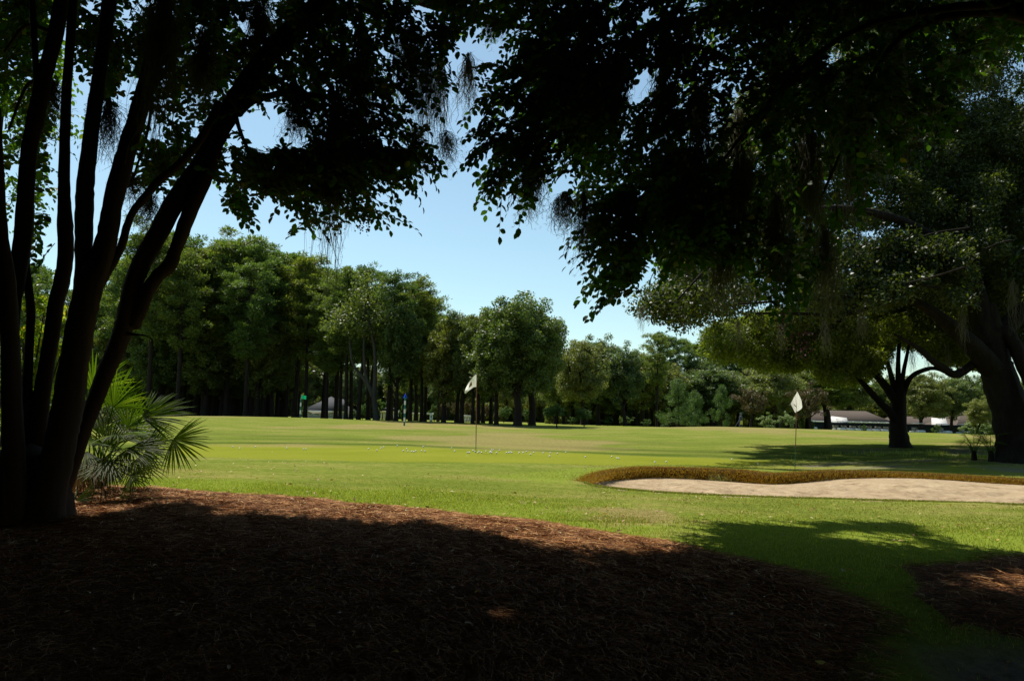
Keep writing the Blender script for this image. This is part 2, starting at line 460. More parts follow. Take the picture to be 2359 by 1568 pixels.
def mat_sand():
    m, nt, b = new_mat("sand")
    oc = objcoord(nt)
    n = noise(nt, 2.4, 9, .78, oc); n2 = noise(nt, 60, 3, .7, oc)
    r = ramp(nt, [(.34, (.15, .10, .05)), (.42, (.36, .26, .155)), (.52, (.45, .34, .21)), (.68, (.53, .41, .265))])
    nt.links.new(n.outputs[0], r.inputs[0])
    x = nt.nodes.new("ShaderNodeMix"); x.data_type = 'RGBA'; x.blend_type = 'MULTIPLY'; x.inputs[0].default_value = .5
    r2 = ramp(nt, [(.3, (.75, .75, .75)), (.7, (1.1, 1.1, 1.1))]); nt.links.new(n2.outputs[0], r2.inputs[0])
    nt.links.new(r.outputs[0], x.inputs[6]); nt.links.new(r2.outputs[0], x.inputs[7]); nt.links.new(x.outputs[2], b.inputs["Base Color"])
    b.inputs["Roughness"].default_value = .95; b.inputs["Specular IOR Level"].default_value = .1
    mx = nt.nodes.new("ShaderNodeMath"); mx.operation = 'ADD'
    nt.links.new(n.outputs[0], mx.inputs[0])
    ml = nt.nodes.new("ShaderNodeMath"); ml.operation = 'MULTIPLY'; ml.inputs[1].default_value = .08
    nt.links.new(n2.outputs[0], ml.inputs[0]); nt.links.new(ml.outputs[0], mx.inputs[1])
    bp = nt.nodes.new("ShaderNodeBump"); bp.inputs["Strength"].default_value = .8; bp.inputs["Distance"].default_value = .10
    nt.links.new(mx.outputs[0], bp.inputs["Height"]); nt.links.new(bp.outputs[0], b.inputs["Normal"])
    return m
MT['sand'] = mat_sand()
MT['canvas'] = mat_plain("canvas", (.50, .49, .46), .8, .1)
MT['white'] = mat_plain("white_paint", (.78, .78, .76), .5, .4)
MT['ball'] = mat_plain("ball_white", (.85, .85, .85), .3, .5)
MT['flag_white'] = mat_leaf("flag_white", [(0, (.74, .73, .68)), (1, (.80, .79, .74))], .75, .8, .1, (1, 1, .95))
MT['flag_blue'] = mat_leaf("flag_blue", [(0, (.02, .06, .50)), (1, (.02, .06, .50))], .45, .8, .1, (1.3, 1.5, 1.5))
MT['flag_green'] = mat_leaf("flag_green", [(0, (.01, .30, .14)), (1, (.01, .30, .14))], .45, .8, .1, (1.3, 1.5, 1.4))
MT['emblem'] = mat_plain("emblem", (.30, .19, .10), .8, .1)
MT['stick_rust'] = mat_plain("stick_rust", (.20, .065, .025), .4, .5)
MT['stick_green'] = mat_plain("stick_green", (.03, .12, .045), .4, .5)
MT['pole_teal'] = mat_plain("pole_teal", (.01, .14, .12), .5, .4)
MT['shingle'] = mat_plain("shingle", (.10, .078, .062), .9, .1, 0, .25, 6)
MT['gray_shingle'] = mat_plain("gray_shingle", (.075, .075, .078), .9, .1, 0, .25, 6)
MT['siding'] = mat_plain("siding", (.52, .50, .45), .8, .2, 0, .08, 3)
MT['glass'] = mat_plain("glass", (.03, .04, .045), .08, .6)
MT['fence'] = mat_plain("fence_screen", (.012, .016, .014), .8, .1, 0, .3, 3)
MT['black'] = mat_plain("black_rubber", (.015, .015, .015), .7, .2)
MT['cart_body'] = mat_plain("cart_body", (.55, .56, .55), .35, .5)
MT['cart_seat'] = mat_plain("cart_seat", (.30, .27, .22), .7, .3)
MT['metal'] = mat_plain("metal", (.35, .36, .37), .35, .5, .8)
MT['bag_blue'] = mat_plain("bag_blue", (.04, .05, .06), .6, .3)
MT['bag_yellow'] = mat_plain("bag_yellow", (.55, .48, .06), .6, .3)

# ------------------------------------------------------------------ ground outlines (all in world metres)
def W2(lst):
    return [tuple(g(px, py)[:2]) for px, py in lst]
BED = W2([(-200, 1118), (150, 1122), (380, 1130), (560, 1145), (800, 1160), (1000, 1178), (1200, 1205), (1400, 1230), (1550, 1252), (1650, 1280), (1800, 1312), (1900, 1345), (1980, 1380), (2040, 1430), (2050, 1480), (1990, 1520), (1900, 1566)]) + [(1.0, 2.4), (0.2, -4), (-12, -4), (-12, 9)]
BED2 = W2([(2110, 1322), (2150, 1292), (2250, 1290), (2358, 1284)]) + [(9, 7.2), (9, 3.8)] + W2([(2400, 1480), (2300, 1455), (2200, 1425), (2140, 1375)])
GREEN = W2([(380, 1028), (520, 1024), (700, 1026), (900, 1027), (1100, 1035), (1400, 1047), (1650, 1056), (1900, 1062), (2150, 1072), (2500, 1082), (2500, 1098), (2150, 1086), (1900, 1082), (1650, 1072), (1450, 1072), (1300, 1068), (1100, 1066), (850, 1063), (600, 1058), (450, 1052), (380, 1044)])
NEARW = [pt(*c) for c in [(1345, 1113.5, 13.7), (1366, 1116, 13.2), (1440, 1126, 12.7), (1527, 1133, 12.4), (1700, 1141, 12.1), (1928, 1148, 11.9), (2150, 1155, 11.7), (2358, 1161, 11.5), (2700, 1172, 11.2)]]
LIP = [(1345, 1112, 1114, 13.75), (1370, 1099, 1111, 14.7), (1400, 1087, 1107, 15.8), (1450, 1080, 1103, 16.6), (1500, 1077, 1100, 17.0), (1600, 1079, 1103, 17.15), (1700, 1083, 1110, 17.1),
       (1780, 1092, 1115, 16.6), (1850, 1089, 1111, 16.8), (1950, 1085, 1102, 17.4), (2100, 1090, 1101, 17.2), (2250, 1098, 1110, 16.8), (2358, 1104, 1117, 16.5), (2700, 1125, 1140, 15.7)]
BUNKER = [(p[0], p[1]) for p in NEARW] + [tuple(pt(a, b, d)[:2]) for a, b, c, d in LIP[::-1]]
SOIL = W2([(1990, 1500), (2100, 1478), (2250, 1492), (2400, 1500)]) + [(4.0, 3.0), (2.6, 3.0)]
RING = [tuple(np.array(g(2070, 1034)[:2]) + np.array([math.cos(a) * 3.2 + .3, math.sin(a) * 2.0 - 1.2])) for a in np.linspace(0, 6.28, 16, endpoint=False)]
RING2 = [tuple(np.array(g(2300, 1066)[:2]) + np.array([math.cos(a) * 5.2 - 1.2, math.sin(a) * 2.6])) for a in np.linspace(0, 6.28, 18, endpoint=False)]
SHADE = W2([(-380, 1186), (150, 1186), (300, 1163), (430, 1152), (560, 1166), (700, 1192), (870, 1204), (1000, 1202), (1150, 1234), (1300, 1258), (1470, 1266), (1560, 1222), (1610, 1194), (1700, 1184), (1850, 1187), (2000, 1192), (2180, 1202), (2320, 1240), (2390, 1262)]) + [(11, 6.8), (12, -14), (-16, -14), (-14, 7.2)]

FLECKS = [(*g(px, py)[:2], ra, rb) for px, py, ra, rb in [(1135, 1437, .24, .20), (450, 1306, .20, .18), (815, 1490, .19, .16), (520, 1210, .35, .2), (1400, 1262, .4, .16), (2080, 1282, .50, .22), (2180, 1262, .3, .2), (1980, 1330, .28, .2),
          (2290, 1338, .5, .2), (2210, 1345, .3, .18), (1900, 1240, .3, .2), (2330, 1300, .35, .2), (1760, 1262, .4, .16), (1690, 1240, .45, .14), (1280, 1520, .18, .14)]]

# ------------------------------------------------------------------ ground sheet
def build_ground():
    nv, nu = 620, 560
    v = np.linspace(math.log(2.0), math.log(2600), nv)
    y = -14 + np.exp(v)
    t = np.linspace(-1, 1, nu)
    u = .78 * t + 2.6 * np.sign(t) * np.clip(np.abs(t) - .8, 0, 1) ** 2 * 25 * .6
    Y = np.repeat(y[:, None], nu, 1); X = u[None] * (Y + 16)
    Z = terrain(X, Y)
    Z += (fbm(X * .25, Y * .25, 3) - .5) * .05 * np.clip((Y - 6) / 10, 0, 1) + (fbm(X * 1.1, Y * 1.1, 9) - .5) * .02
    ib = inpoly(X, Y, BUNKER)
    Z[ib] -= .55
    ed = lambda poly, w, s, amp: np.clip(.5 + (np.where(inpoly(X, Y, poly), 1, -1) * edge_dist(X, Y, poly) + (fbm(X * s, Y * s, 21) - .5) * amp) / w, 0, 1)
    green = ed(GREEN, .25, 1.2, .25)
    gd = edge_dist(X, Y, GREEN)
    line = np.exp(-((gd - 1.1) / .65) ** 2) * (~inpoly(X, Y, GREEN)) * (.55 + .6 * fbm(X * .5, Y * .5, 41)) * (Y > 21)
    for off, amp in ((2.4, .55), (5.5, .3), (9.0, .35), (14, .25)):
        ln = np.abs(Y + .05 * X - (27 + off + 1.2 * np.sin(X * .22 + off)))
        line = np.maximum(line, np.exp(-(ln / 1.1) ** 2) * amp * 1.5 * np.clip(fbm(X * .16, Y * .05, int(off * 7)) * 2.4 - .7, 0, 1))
    bedd = np.minimum(edge_dist(X, Y, BED), edge_dist(X, Y, BED2))
    nz = fbm(X * .8, Y * .8, 5)
    lush = np.clip((2.0 - bedd + (nz - .5) * 2.4) / .8, 0, 1) * (Y < 15)
    TRI = W2([(1100, 1098), (1200, 1088), (1330, 1078), (1440, 1076), (1400, 1090), (1345, 1112), (1250, 1112)])
    lush = np.maximum(lush, ed(TRI, .3, 1.0, .5) * .8)
    lush = np.maximum(lush, np.clip((X - 1.2) * .8, 0, 1) * np.clip((9.2 - Y) / 1.0, 0, 1))
    lush = np.maximum(lush, np.clip((Y - 68) / 5, 0, 1) * .9)
    tan = np.clip((fbm(X * .13 + 5, Y * .13, 61) - .56) * 6, 0, .55) * (Y > 25)
    tan = np.maximum(tan, np.clip(1 - edge_dist(X, Y, BUNKER) / .35, 0, .75) * (Y > 13.4) * fbm(X * 1.5, Y * 1.5, 8) * 1.3)
    sp = np.array(g(1480, 1190)); sp2 = np.array(g(1400, 1195))
    for c, rx, ry in ((sp, .45, .9), (sp2, .3, .25), (np.array(g(1400, 1173)), .5, .3)):
        tan = np.maximum(tan, np.clip(1.3 - np.hypot((X - c[0]) / rx, (Y - c[1]) / ry) + (fbm(X * 3, Y * 3, 77) - .5) * 2, 0, .75))
    soil = ed(SOIL, .5, 1.5, 1.0)
    for rg in (RING, RING2):
        soil = np.maximum(soil, ed(rg, 1.2, .9, 2.5) * np.clip(fbm(X * .8, Y * 1.6, 90) * 2.6 - .8, 0, 1) * .8)
    soil = np.maximum(soil, np.clip((fbm(X * .05 + 2, Y * .05, 91) - .4) * 3, 0, .7) * np.clip((Y - 78) / 6, 0, 1) * np.clip((-20 - X) / 6, 0, 1))
    i, j = np.meshgrid(np.arange(nv - 1), np.arange(nu - 1), indexing='ij')
    a = (i * nu + j).ravel()
    F = np.stack([a, a + 1, a + nu + 1, a + nu], 1)
    V = np.stack([X, Y, Z], -1).reshape(-1, 3)
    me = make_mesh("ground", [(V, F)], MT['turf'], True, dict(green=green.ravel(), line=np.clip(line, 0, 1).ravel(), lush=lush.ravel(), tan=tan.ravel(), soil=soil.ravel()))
    tag(link("ground", me), "mown golf turf with a putting green", None, kind='structure')
build_ground()

def sheet(name, poly, step, lift, amp, mat, label):
    xs = [p[0] for p in poly]; ys = [p[1] for p in poly]
    x = np.arange(min(xs) - .3, max(xs) + .3, step); y = np.arange(min(ys) - .3, max(ys) + .3, step)
    X, Y = np.meshgrid(x, y, indexing='ij')
    sd = np.where(inpoly(X, Y, poly), 1, -1) * edge_dist(X, Y, poly) + (fbm(X * 2.2, Y * 2.2, 13) - .5) * .5
    Z = terrain(X, Y) + np.clip(sd * .15, -.03, lift) + (fbm(X * 2.5, Y * 2.5, 31) - .5) * amp * np.clip(sd * 2, 0, 1)
    nx, ny = X.shape
    i, j = np.meshgrid(np.arange(nx - 1), np.arange(ny - 1), indexing='ij')
    a = (i * ny + j).ravel(); F = np.stack([a, a + ny, a + ny + 1, a + 1], 1)
    keep = (sd.ravel()[F] > -.08).any(1)
    F = F[keep]
    V = np.stack([X, Y, Z], -1).reshape(-1, 3)
    us, inv = np.unique(F, return_inverse=True)
    tag(link(name, make_mesh(name, [(V[us], inv.reshape(F.shape))], mat, True)), label, None, kind='structure')
    def height(px, py):
        s = np.where(inpoly(px, py, poly), 1, -1) * edge_dist(px, py, poly) + (fbm(px * 2.2, py * 2.2, 13) - .5) * .5
        return terrain(px, py) + np.clip(s * .15, -.03, lift) + (fbm(px * 2.5, py * 2.5, 31) - .5) * amp * np.clip(s * 2, 0, 1), s
    return height
hbed = sheet("pine_straw_bed", BED, .06, .04, .05, MT['straw_floor'], "brown pine straw bed under the crape myrtle")
hbed2 = sheet("pine_straw_bed", BED2, .06, .04, .05, MT['straw_floor'], "small pine straw bed at the right edge")

def build_needles():
    r = rs(5)
    allv = []
    for poly, hf, n in ((BED, hbed, 300000), (BED2, hbed2, 45000)):
        # spread evenly over the view: sample by distance
        y = 2.6 + r.rand(n * 3) ** 1.1 * 8.0
        x = (r.rand(n * 3) - .5) * 2 * .78 * (y + .5)
        z, s = hf(x, y)
        ok = s > -.10
        ok &= (s > .12) | (r.rand(len(s)) < .45)
        x, y, z = x[ok][:n], y[ok][:n], z[ok][:n]
        m = len(x)
        th = r.rand(m) * 2 * math.pi
        L = r.uniform(.06, .17, m)
        bend = r.normal(0, .24, m)
        w = r.uniform(.0008, .0015, m) * (.35 + .18 * y)
        up = np.abs(r.normal(0, .14, m))
        base = np.stack([x, y, z + r.uniform(.0, .022, m)], 1)
        pts = []
        cur = base.copy(); ang = th.copy()
        V = np.zeros((m, 6, 3))
        for k in range(3):
            side = np.stack([-np.sin(ang), np.cos(ang), np.zeros(m)], 1) * w[:, None] * (1 - .25 * k)
            tilt = np.stack([np.zeros(m), np.zeros(m), w * .6], 1)
            V[:, 2 * k] = cur + side + tilt; V[:, 2 * k + 1] = cur - side - tilt * .3
            arc = (1 if k == 0 else -.55)
            cur = cur + np.stack([np.cos(ang), np.sin(ang), up * arc], 1) * (L / 2)[:, None]
            ang = ang + bend
        F = (np.array([[0, 1, 3, 2], [2, 3, 5, 4]])[None] + (np.arange(m) * 6)[:, None, None]).reshape(-1, 4)
        allv.append((V.reshape(-1, 3), F))
    me = make_mesh("pine_needles", allv, MT['needle'])
    tag(link("pine_needles", me), "loose brown pine needles covering the beds", "pine straw", kind='stuff')
build_needles()

def blades(x, y, z, h, w, r, lean=.35, droop=None):
    m = len(x)
    th = r.rand(m) * 2 * math.pi
    side = np.stack([np.cos(th), np.sin(th), np.zeros(m)], 1) * w[:, None]
    la = r.rand(m) * 2 * math.pi
    ln = np.stack([np.cos(la), np.sin(la), np.zeros(m)], 1) * (h * np.abs(r.normal(0, lean, m)))[:, None]
    if droop is not None: ln = ln + droop
    b = np.stack([x, y, z], 1)
    V = np.zeros((m, 5, 3))
    V[:, 0] = b - side; V[:, 1] = b + side
    mid = b + ln * .35 + np.array([0, 0, 1]) * (h * .6)[:, None]
    V[:, 2] = mid + side * .7; V[:, 3] = mid - side * .7
    V[:, 4] = b + ln + np.array([0, 0, 1]) * h[:, None]
    i = (np.arange(m) * 5)[:, None]
    return V.reshape(-1, 3), np.array([[0, 1, 2, 3]]) + i, np.array([[3, 2, 4]]) + i

def build_grass():
    r = rs(11)
    # longer lush grass along the beds
    n = 230000
    y = 4.0 + r.rand(n) ** .8 * 9.5
    x = (r.rand(n) - .5) * 2 * .76 * (y + .6)
    bd = np.minimum(edge_dist(x, y, BED), edge_dist(x, y, BED2))
    inside = inpoly(x, y, BED) | inpoly(x, y, BED2)
    nz = fbm(x * .8, y * .8, 5)
    lush = np.clip((2.0 - bd + (nz - .5) * 2.4) / .8, 0, 1)
    lush = np.maximum(lush, np.clip((x - 1.2) * .8, 0, 1) * np.clip((9.2 - y) / 1.0, 0, 1))
    thin = np.clip(1.2 - fbm(x * 2, y * 2, 87) * .5, 0, 1)
    soil = inpoly(x, y, SOIL)
    bare = np.zeros(n, bool)
    for c, rx, ry in ((g(1480, 1190), .4, .8), (g(1400, 1195), .3, .25)):
        bare |= np.hypot((x - c[0]) / rx, (y - c[1]) / ry) + (fbm(x * 3, y * 3, 77) - .5) * 2 < .8
    k = (r.rand(n) < lush * thin) & (~inside | (bd < .06)) & ~inpoly(x, y, BUNKER) & (~soil | (r.rand(n) < .12)) & (~bare | (r.rand(n) < .15))
    x, y = x[k], y[k]
    h = r.uniform(.014, .036, len(x)); w = r.uniform(.0018, .0034, len(x)) * (1 + .08 * y) * .6
    V, F4, F3 = blades(x, y, terrain(x, y) - .004, h, w, r, .5)
    me = make_mesh("long_grass", [(V, F4), (None, F3)], MT['blade'])
    tag(link("long_grass", me), "bright green longer grass edging the pine straw", "grass", kind='stuff')
    # short mown turf
    n = 260000
    y = 8.0 + r.rand(n) ** 1.3 * 16
    x = (r.rand(n) - .5) * 2 * .72 * (y + 1)
    k = ~inpoly(x, y, BED) & ~inpoly(x, y, BED2) & ~inpoly(x, y, GREEN) & ~inpoly(x, y, BUNKER)
    x, y = x[k], y[k]
    h = r.uniform(.008, .02, len(x)); w = r.uniform(.0025, .005, len(x)) * (1 + .05 * y) * .6
    V, F4, F3 = blades(x, y, terrain(x, y) - .004, h, w, r, .7)
    me = make_mesh("mown_grass", [(V, F4), (None, F3)], MT['turf_blade'])
    tag(link("mown_grass", me), "short mown pale green grass around the bunker and green", "grass", kind='stuff')
    # shaggy tufts under the oaks on the right
    n = 5000
    c = np.array(g(2180, 1048)); x = c[0] + r.normal(0, 1.8, n); y = c[1] + r.normal(0, .9, n)
    ok = fbm(x * .9, y * .9, 15) > .5; x, y = x[ok], y[ok]
    h = r.uniform(.04, .13, len(x)); w = r.uniform(.005, .009, len(x))
    V, F4, F3 = blades(x, y, terrain(x, y) - .004, h, w, r, .5)
    me = make_mesh("shaggy_grass", [(V, F4), (None, F3)], MT['blade'])
    tag(link("shaggy_grass", me), "shaggy grass between the two oak trunks", "grass", kind='stuff')
build_grass()

def build_bunker():
    r = rs(17)
    near = smooth_path(NEARW, 14)
    bot = smooth_path([pt(a, c, d - .12) for a, b, c, d in LIP], 10)
    top = smooth_path([pt(a, b, d) for a, b, c, d in LIP], 10)
    def resamp(P, n):
        t = np.linspace(0, 1, len(P)); q = np.linspace(0, 1, n)
        return np.stack([np.interp(q, t, P[:, k]) for k in range(3)], 1)
    # arc-length style resampling by x
    def byx(P, xs):
        o = np.argsort(P[:, 0]); return np.stack([np.interp(xs, P[o, 0], P[o, k]) for k in range(3)], 1)
    n, m = 420, 90
    A = resamp(near, n); B = resamp(bot, n)
    B2 = np.array([B[i] for i in range(n)])
    A[:, 2] -= .035
    s = np.linspace(-.03, 1.05, m)
    P = A[:, None] * (1 - s)[None, :, None] + B2[:, None] * s[None, :, None]
    dip = np.sin(np.clip(s, 0, 1) * math.pi)[None] * np.minimum(1, np.linspace(0, 1, n) * 6)[:, None]
    P[..., 2] += -.07 * dip + (fbm(P[..., 0] * .7, P[..., 1] * .7, 19) - .5) * .20 * dip + (fbm(P[..., 0] * 3.2, P[..., 1] * 3.2, 20) - .5) * .13 * dip
    V = P.reshape(-1, 3)
    i, j = np.meshgrid(np.arange(n - 1), np.arange(m - 1), indexing='ij'); a = (i * m + j).ravel()
    F = np.stack([a, a + m, a + m + 1, a + 1], 1)
    tag(link("sand_bunker", make_mesh("sand_bunker", [(V, F)], MT['sand'], True)), "pale raked sand bunker", None, kind='structure')
    # grassy lip: thick rolled edge, soil core
    Tp = resamp(top, n); Bt = resamp(bot, n)
    prof = [(0, .0, .15), (.0, .0, .05), (.12, -.02, -.02), (.5, .02, -.02), (1.0, .05, .03), (1.25, .10, .14)]
    back = vnorm(np.stack([-np.gradient(Tp[:, 1]), np.gradient(Tp[:, 0]), np.zeros(n)], 1))
    if back[n // 2, 1] < 0: back = -back
    rows = []
    tap = np.clip(np.arange(n) / 40.0, .12, 1)
    wob = (fbm(Tp[:, 0] * 3, Tp[:, 1] * 3, 23) - .5) * .10
    for tdown, dz, bk in prof:
        rows.append(Tp * (1 - tdown) + Bt * tdown + back * ((bk + wob * min(tdown, 1)) * tap)[:, None] + np.stack([np.zeros(n), np.zeros(n), (.012 - dz) * tap], 1))
    R = np.stack(rows, 1); k = R.shape[1]
    i, j = np.meshgrid(np.arange(n - 1), np.arange(k - 1), indexing='ij'); a = (i * k + j).ravel()
    F = np.stack([a, a + 1, a + k + 1, a + k], 1)
    tag(link("bunker_lip", make_mesh("bunker_lip", [(R.reshape(-1, 3), F)], MT['lip_soil'], True)), "shaggy brown lip round the bunker", None, kind='structure')
    # grass hanging on the lip
    q = 60000
    ii = r.rand(q) * (n - 1.001); i0 = ii.astype(int); f = (ii - i0)[:, None]
    td = r.rand(q) ** 1.7
    tp = Tp[i0] * (1 - f) + Tp[i0 + 1] * f; bt = Bt[i0] * (1 - f) + Bt[i0 + 1] * f
    bk = back[i0]
    p = tp * (1 - td)[:, None] + bt * td[:, None] + bk * (r.normal(0, .05, q) + np.where(td < .15, np.abs(r.normal(0, .10, q)), -.01))[:, None]
    p[:, 2] += .006
    h = r.uniform(.014, .045, q) * (1 - .3 * td)
    w = r.uniform(.003, .006, q)
    V, F4, F3 = blades(p[:, 0], p[:, 1], p[:, 2], h, w, r, .5, droop=-bk * (h * .5 * td)[:, None])
    tag(link("lip_grass", make_mesh("lip_grass", [(V, F4), (None, F3)], MT['lip_blade'])), "golden brown grass hanging over the bunker lip", "grass", kind='stuff')
    # near edge tufts
    q = 15000
    ii = r.rand(q) * (len(near) - 1.001); i0 = ii.astype(int); f = (ii - i0)[:, None]
    p = near[i0] * (1 - f) + near[i0 + 1] * f
    p[:, 1] -= np.abs(r.normal(0, .07, q)) - .03
    h = r.uniform(.015, .04, q); w = r.uniform(.003, .006, q)
    V, F4, F3 = blades(p[:, 0], p[:, 1], terrain(p[:, 0], p[:, 1]) - .01, h, w, r, .6)
    tag(link("edge_grass", make_mesh("edge_grass", [(V, F4), (None, F3)], MT['turf_blade'])), "short grass along the near edge of the sand", "grass", kind='stuff')
build_bunker()

def build_fallen():
    r = rs(23)
    n = 2600
    y = 8 + r.rand(n) ** 1.2 * 14; x = (r.rand(n) - .5) * 1.44 * (y + 1)
    k = ~inpoly(x, y, BUNKER) & ~(inpoly(x, y, GREEN) & (r.rand(n) < .93)); x, y = x[k], y[k]
    den = fbm(x * .5, y * .5, 71); k = r.rand(len(x)) < np.clip(den * 2 - .5, .1, 1); x, y = x[k], y[k]
    n2 = 260
    y2 = 3.6 + r.rand(n2) * 6; x2 = (r.rand(n2) - .5) * 1.4 * (y2 + .5)
    x = np.concatenate([x, x2]); y = np.concatenate([y, y2]); m = len(x)
    th = r.rand(m) * 6.28
    A = np.stack([np.cos(th), np.sin(th), r.normal(0, .25, m)], 1); N = np.array([0, 0, 1]) + r.normal(0, .35, (m, 3))
    L = r.uniform(.028, .055, m)
    z = terrain(x, y) + .028
    inb = inpoly(x, y, BED); z[inb] += .045
    V, F = leaves(np.stack([x, y, z], 1), A, N, L, L * .55, T_NEAR)
    tag(link("fallen_leaves", make_mesh("fallen_leaves", [(V, F)], MT['fallen'])), "dry yellow leaves strewn over the grass", "leaves", kind='stuff')
build_fallen()

# ------------------------------------------------------------------ foreground crape myrtle on the left
def stem(pts, d0, d1, r=None, extra=0.0, sides=9, rough=.05):
    """pts: (px, py, width px) down the visible stem; d0/d1 distance at its first and last point"""
    P = smooth_path([(a, b, c) for a, b, c in pts], 5)
    t = np.linspace(0, 1, len(P)); d = d0 + (d1 - d0) * t
    X = np.array([pt(p[0], p[1], dd) for p, dd in zip(P, d)])
    R = P[:, 2] / FPX * d * .5 * (.87 if sides == 12 else .94)
    return tube(X, R, sides, rough, r)

CRAPE_D = 7.2
CRAPE_STEMS = [
    ([(-10, 250, 26), (-4, 420, 30), (4, 550, 34), (15, 650, 45), (24, 800, 44), (28, 950, 50), (34, 1080, 54), (40, 1215, 66)], 6.6, 6.9),
    ([(150, -60, 36), (129, 73, 38), (103, 171, 38), (87, 245, 42), (66, 350, 40), (58, 455, 42), (52, 549, 44), (38, 640, 44), (24, 720, 44), (24, 850, 44), (28, 1000, 50), (38, 1215, 60)], 7.0, 7.1),
    ([(68, -50, 16), (75, 20, 16), (80, 110, 15), (84, 180, 15), (86, 250, 16)], 7.0, 7.0),
    ([(62, 440, 24), (63, 510, 26), (60, 597, 20), (67, 667, 21), (72, 720, 21), (69, 790, 21), (64, 877, 25), (60, 1000, 40), (60, 1215, 60)], 7.1, 7.3),
    ([(172, -60, 26), (166, 0, 26), (162, 87, 23), (153, 210, 25), (148, 350, 27), (147, 451, 31), (149, 520, 38), (150, 590, 38), (141, 650, 38), (128, 699, 38), (120, 760, 38), (108, 830, 38), (98, 890, 40), (86, 980, 46), (76, 1100, 52), (72, 1215, 62)], 7.3, 7.3),
    ([(258, -60, 36), (247, 35, 37), (229, 175, 36), (215, 266, 38), (205, 350, 40), (197, 420, 44), (194, 480, 46), (193, 550, 44), (192, 620, 42), (184, 690, 40)], 7.1, 7.2),
    ([(395, -60, 38), (378, 20, 40), (350, 140, 44), (326, 232, 46), (298, 325, 48), (278, 395, 51), (257, 480, 50), (244, 555, 54), (226, 610, 60), (206, 655, 68), (190, 720, 70), (177, 790, 70), (166, 860, 72), (154, 940, 77), (142, 1000, 78), (128, 1065, 80), (110, 1140, 88), (94, 1215, 118)], 7.3, 7.0),
    ([(505, 235, 20), (462, 320, 22), (412, 378, 21), (368, 415, 21), (333, 455, 21), (306, 488, 19), (291, 525, 20), (281, 562, 21), (262, 602, 21), (243, 632, 24), (228, 655, 30)], 7.5, 7.2),
    ([(790, -60, 42), (735, 5, 46), (665, 78, 54), (606, 142, 58), (562, 208, 62), (532, 250, 58), (498, 315, 56), (465, 380, 56), (425, 432, 54), (392, 485, 53), (364, 540, 52), (346, 570, 52), (322, 615, 50), (304, 667, 48), (294, 715, 50), (284, 757, 49), (266, 807, 48), (242, 862, 46), (216, 930, 42), (195, 985, 40), (172, 1050, 42), (140, 1130, 52), (108, 1215, 80)], 8.0, 7.3),
    ([(535, 255, 26), (505, 325, 28), (481, 388, 36), (458, 440, 40), (430, 505, 38), (416, 545, 36), (404, 575, 32), (390, 612, 36), (365, 634, 34), (342, 667, 34), (322, 715, 36), (306, 752, 36)], 7.8, 7.55),
]
CRAPE_BRANCHES = [
    ([(770, 226, 12), (717, 220, 15), (665, 213, 17), (612, 224, 18), (575, 236, 20), (548, 262, 22)], 8.3, 7.8),
    ([(1250, 74, 7), (1196, 62, 12), (1154, 51, 15), (1108, 38, 16), (1056, 30, 17), (1014, 19, 18), (968, 6, 18), (900, -25, 22), (800, -55, 26), (740, -10, 30)], 9.3, 8.1),
    ([(1190, 30, 9), (1143, 20, 11), (1090, 8, 12), (1040, 2, 13), (1000, 14, 14)], 9.2, 8.6),
    ([(1075, 82, 5), (1067, 62, 8), (1056, 34, 11)], 8.8, 8.6),
    ([(860, 420, 5), (830, 330, 7), (790, 262, 9), (752, 224, 12)], 8.8, 8.3),
    ([(960, 330, 5), (900, 262, 7), (840, 238, 9), (770, 226, 12)], 9.0, 8.3),
    ([(640, 470, 5), (600, 400, 7), (560, 320, 9), (540, 258, 12)], 8.2, 7.8),
    ([(300, 430, 5), (340, 300, 8), (350, 200, 10), (345, 150, 14)], 7.5, 7.2),
    ([(20, 300, 6), (60, 200, 8), (95, 190, 12)], 7.2, 7.0),
    ([(10, 120, 6), (60, 60, 9), (120, 75, 12)], 7.2, 7.0),
    ([(352, 782, 3), (332, 772, 4), (306, 770, 7), (284, 765, 12)], 7.4, 7.5),
]
def shade_ok(P):
    h = P[:, 2] - .3
    qx, qy = P[:, 0] - SUN[0] / SUN[2] * h, P[:, 1] - SUN[1] / SUN[2] * h
    ok = inpoly(qx, qy, SHADE)
    for cx, cy, ra, rb in FLECKS:
        ok &= np.hypot((qx - cx) / (ra * .75), (qy - cy) / (rb * .75)) > 1
    dap = (qx > .2) & (qy > 5.4) & ~inpoly(qx, qy, BED)
    ok &= ~(dap & (fbm(qx * .85 + 3, qy * 1.7, 57) > .515))
    return ok & (edge_dist(qx, qy, SHADE) > .22 + .9 * fbm(qx * .9, qy * .9, 73))

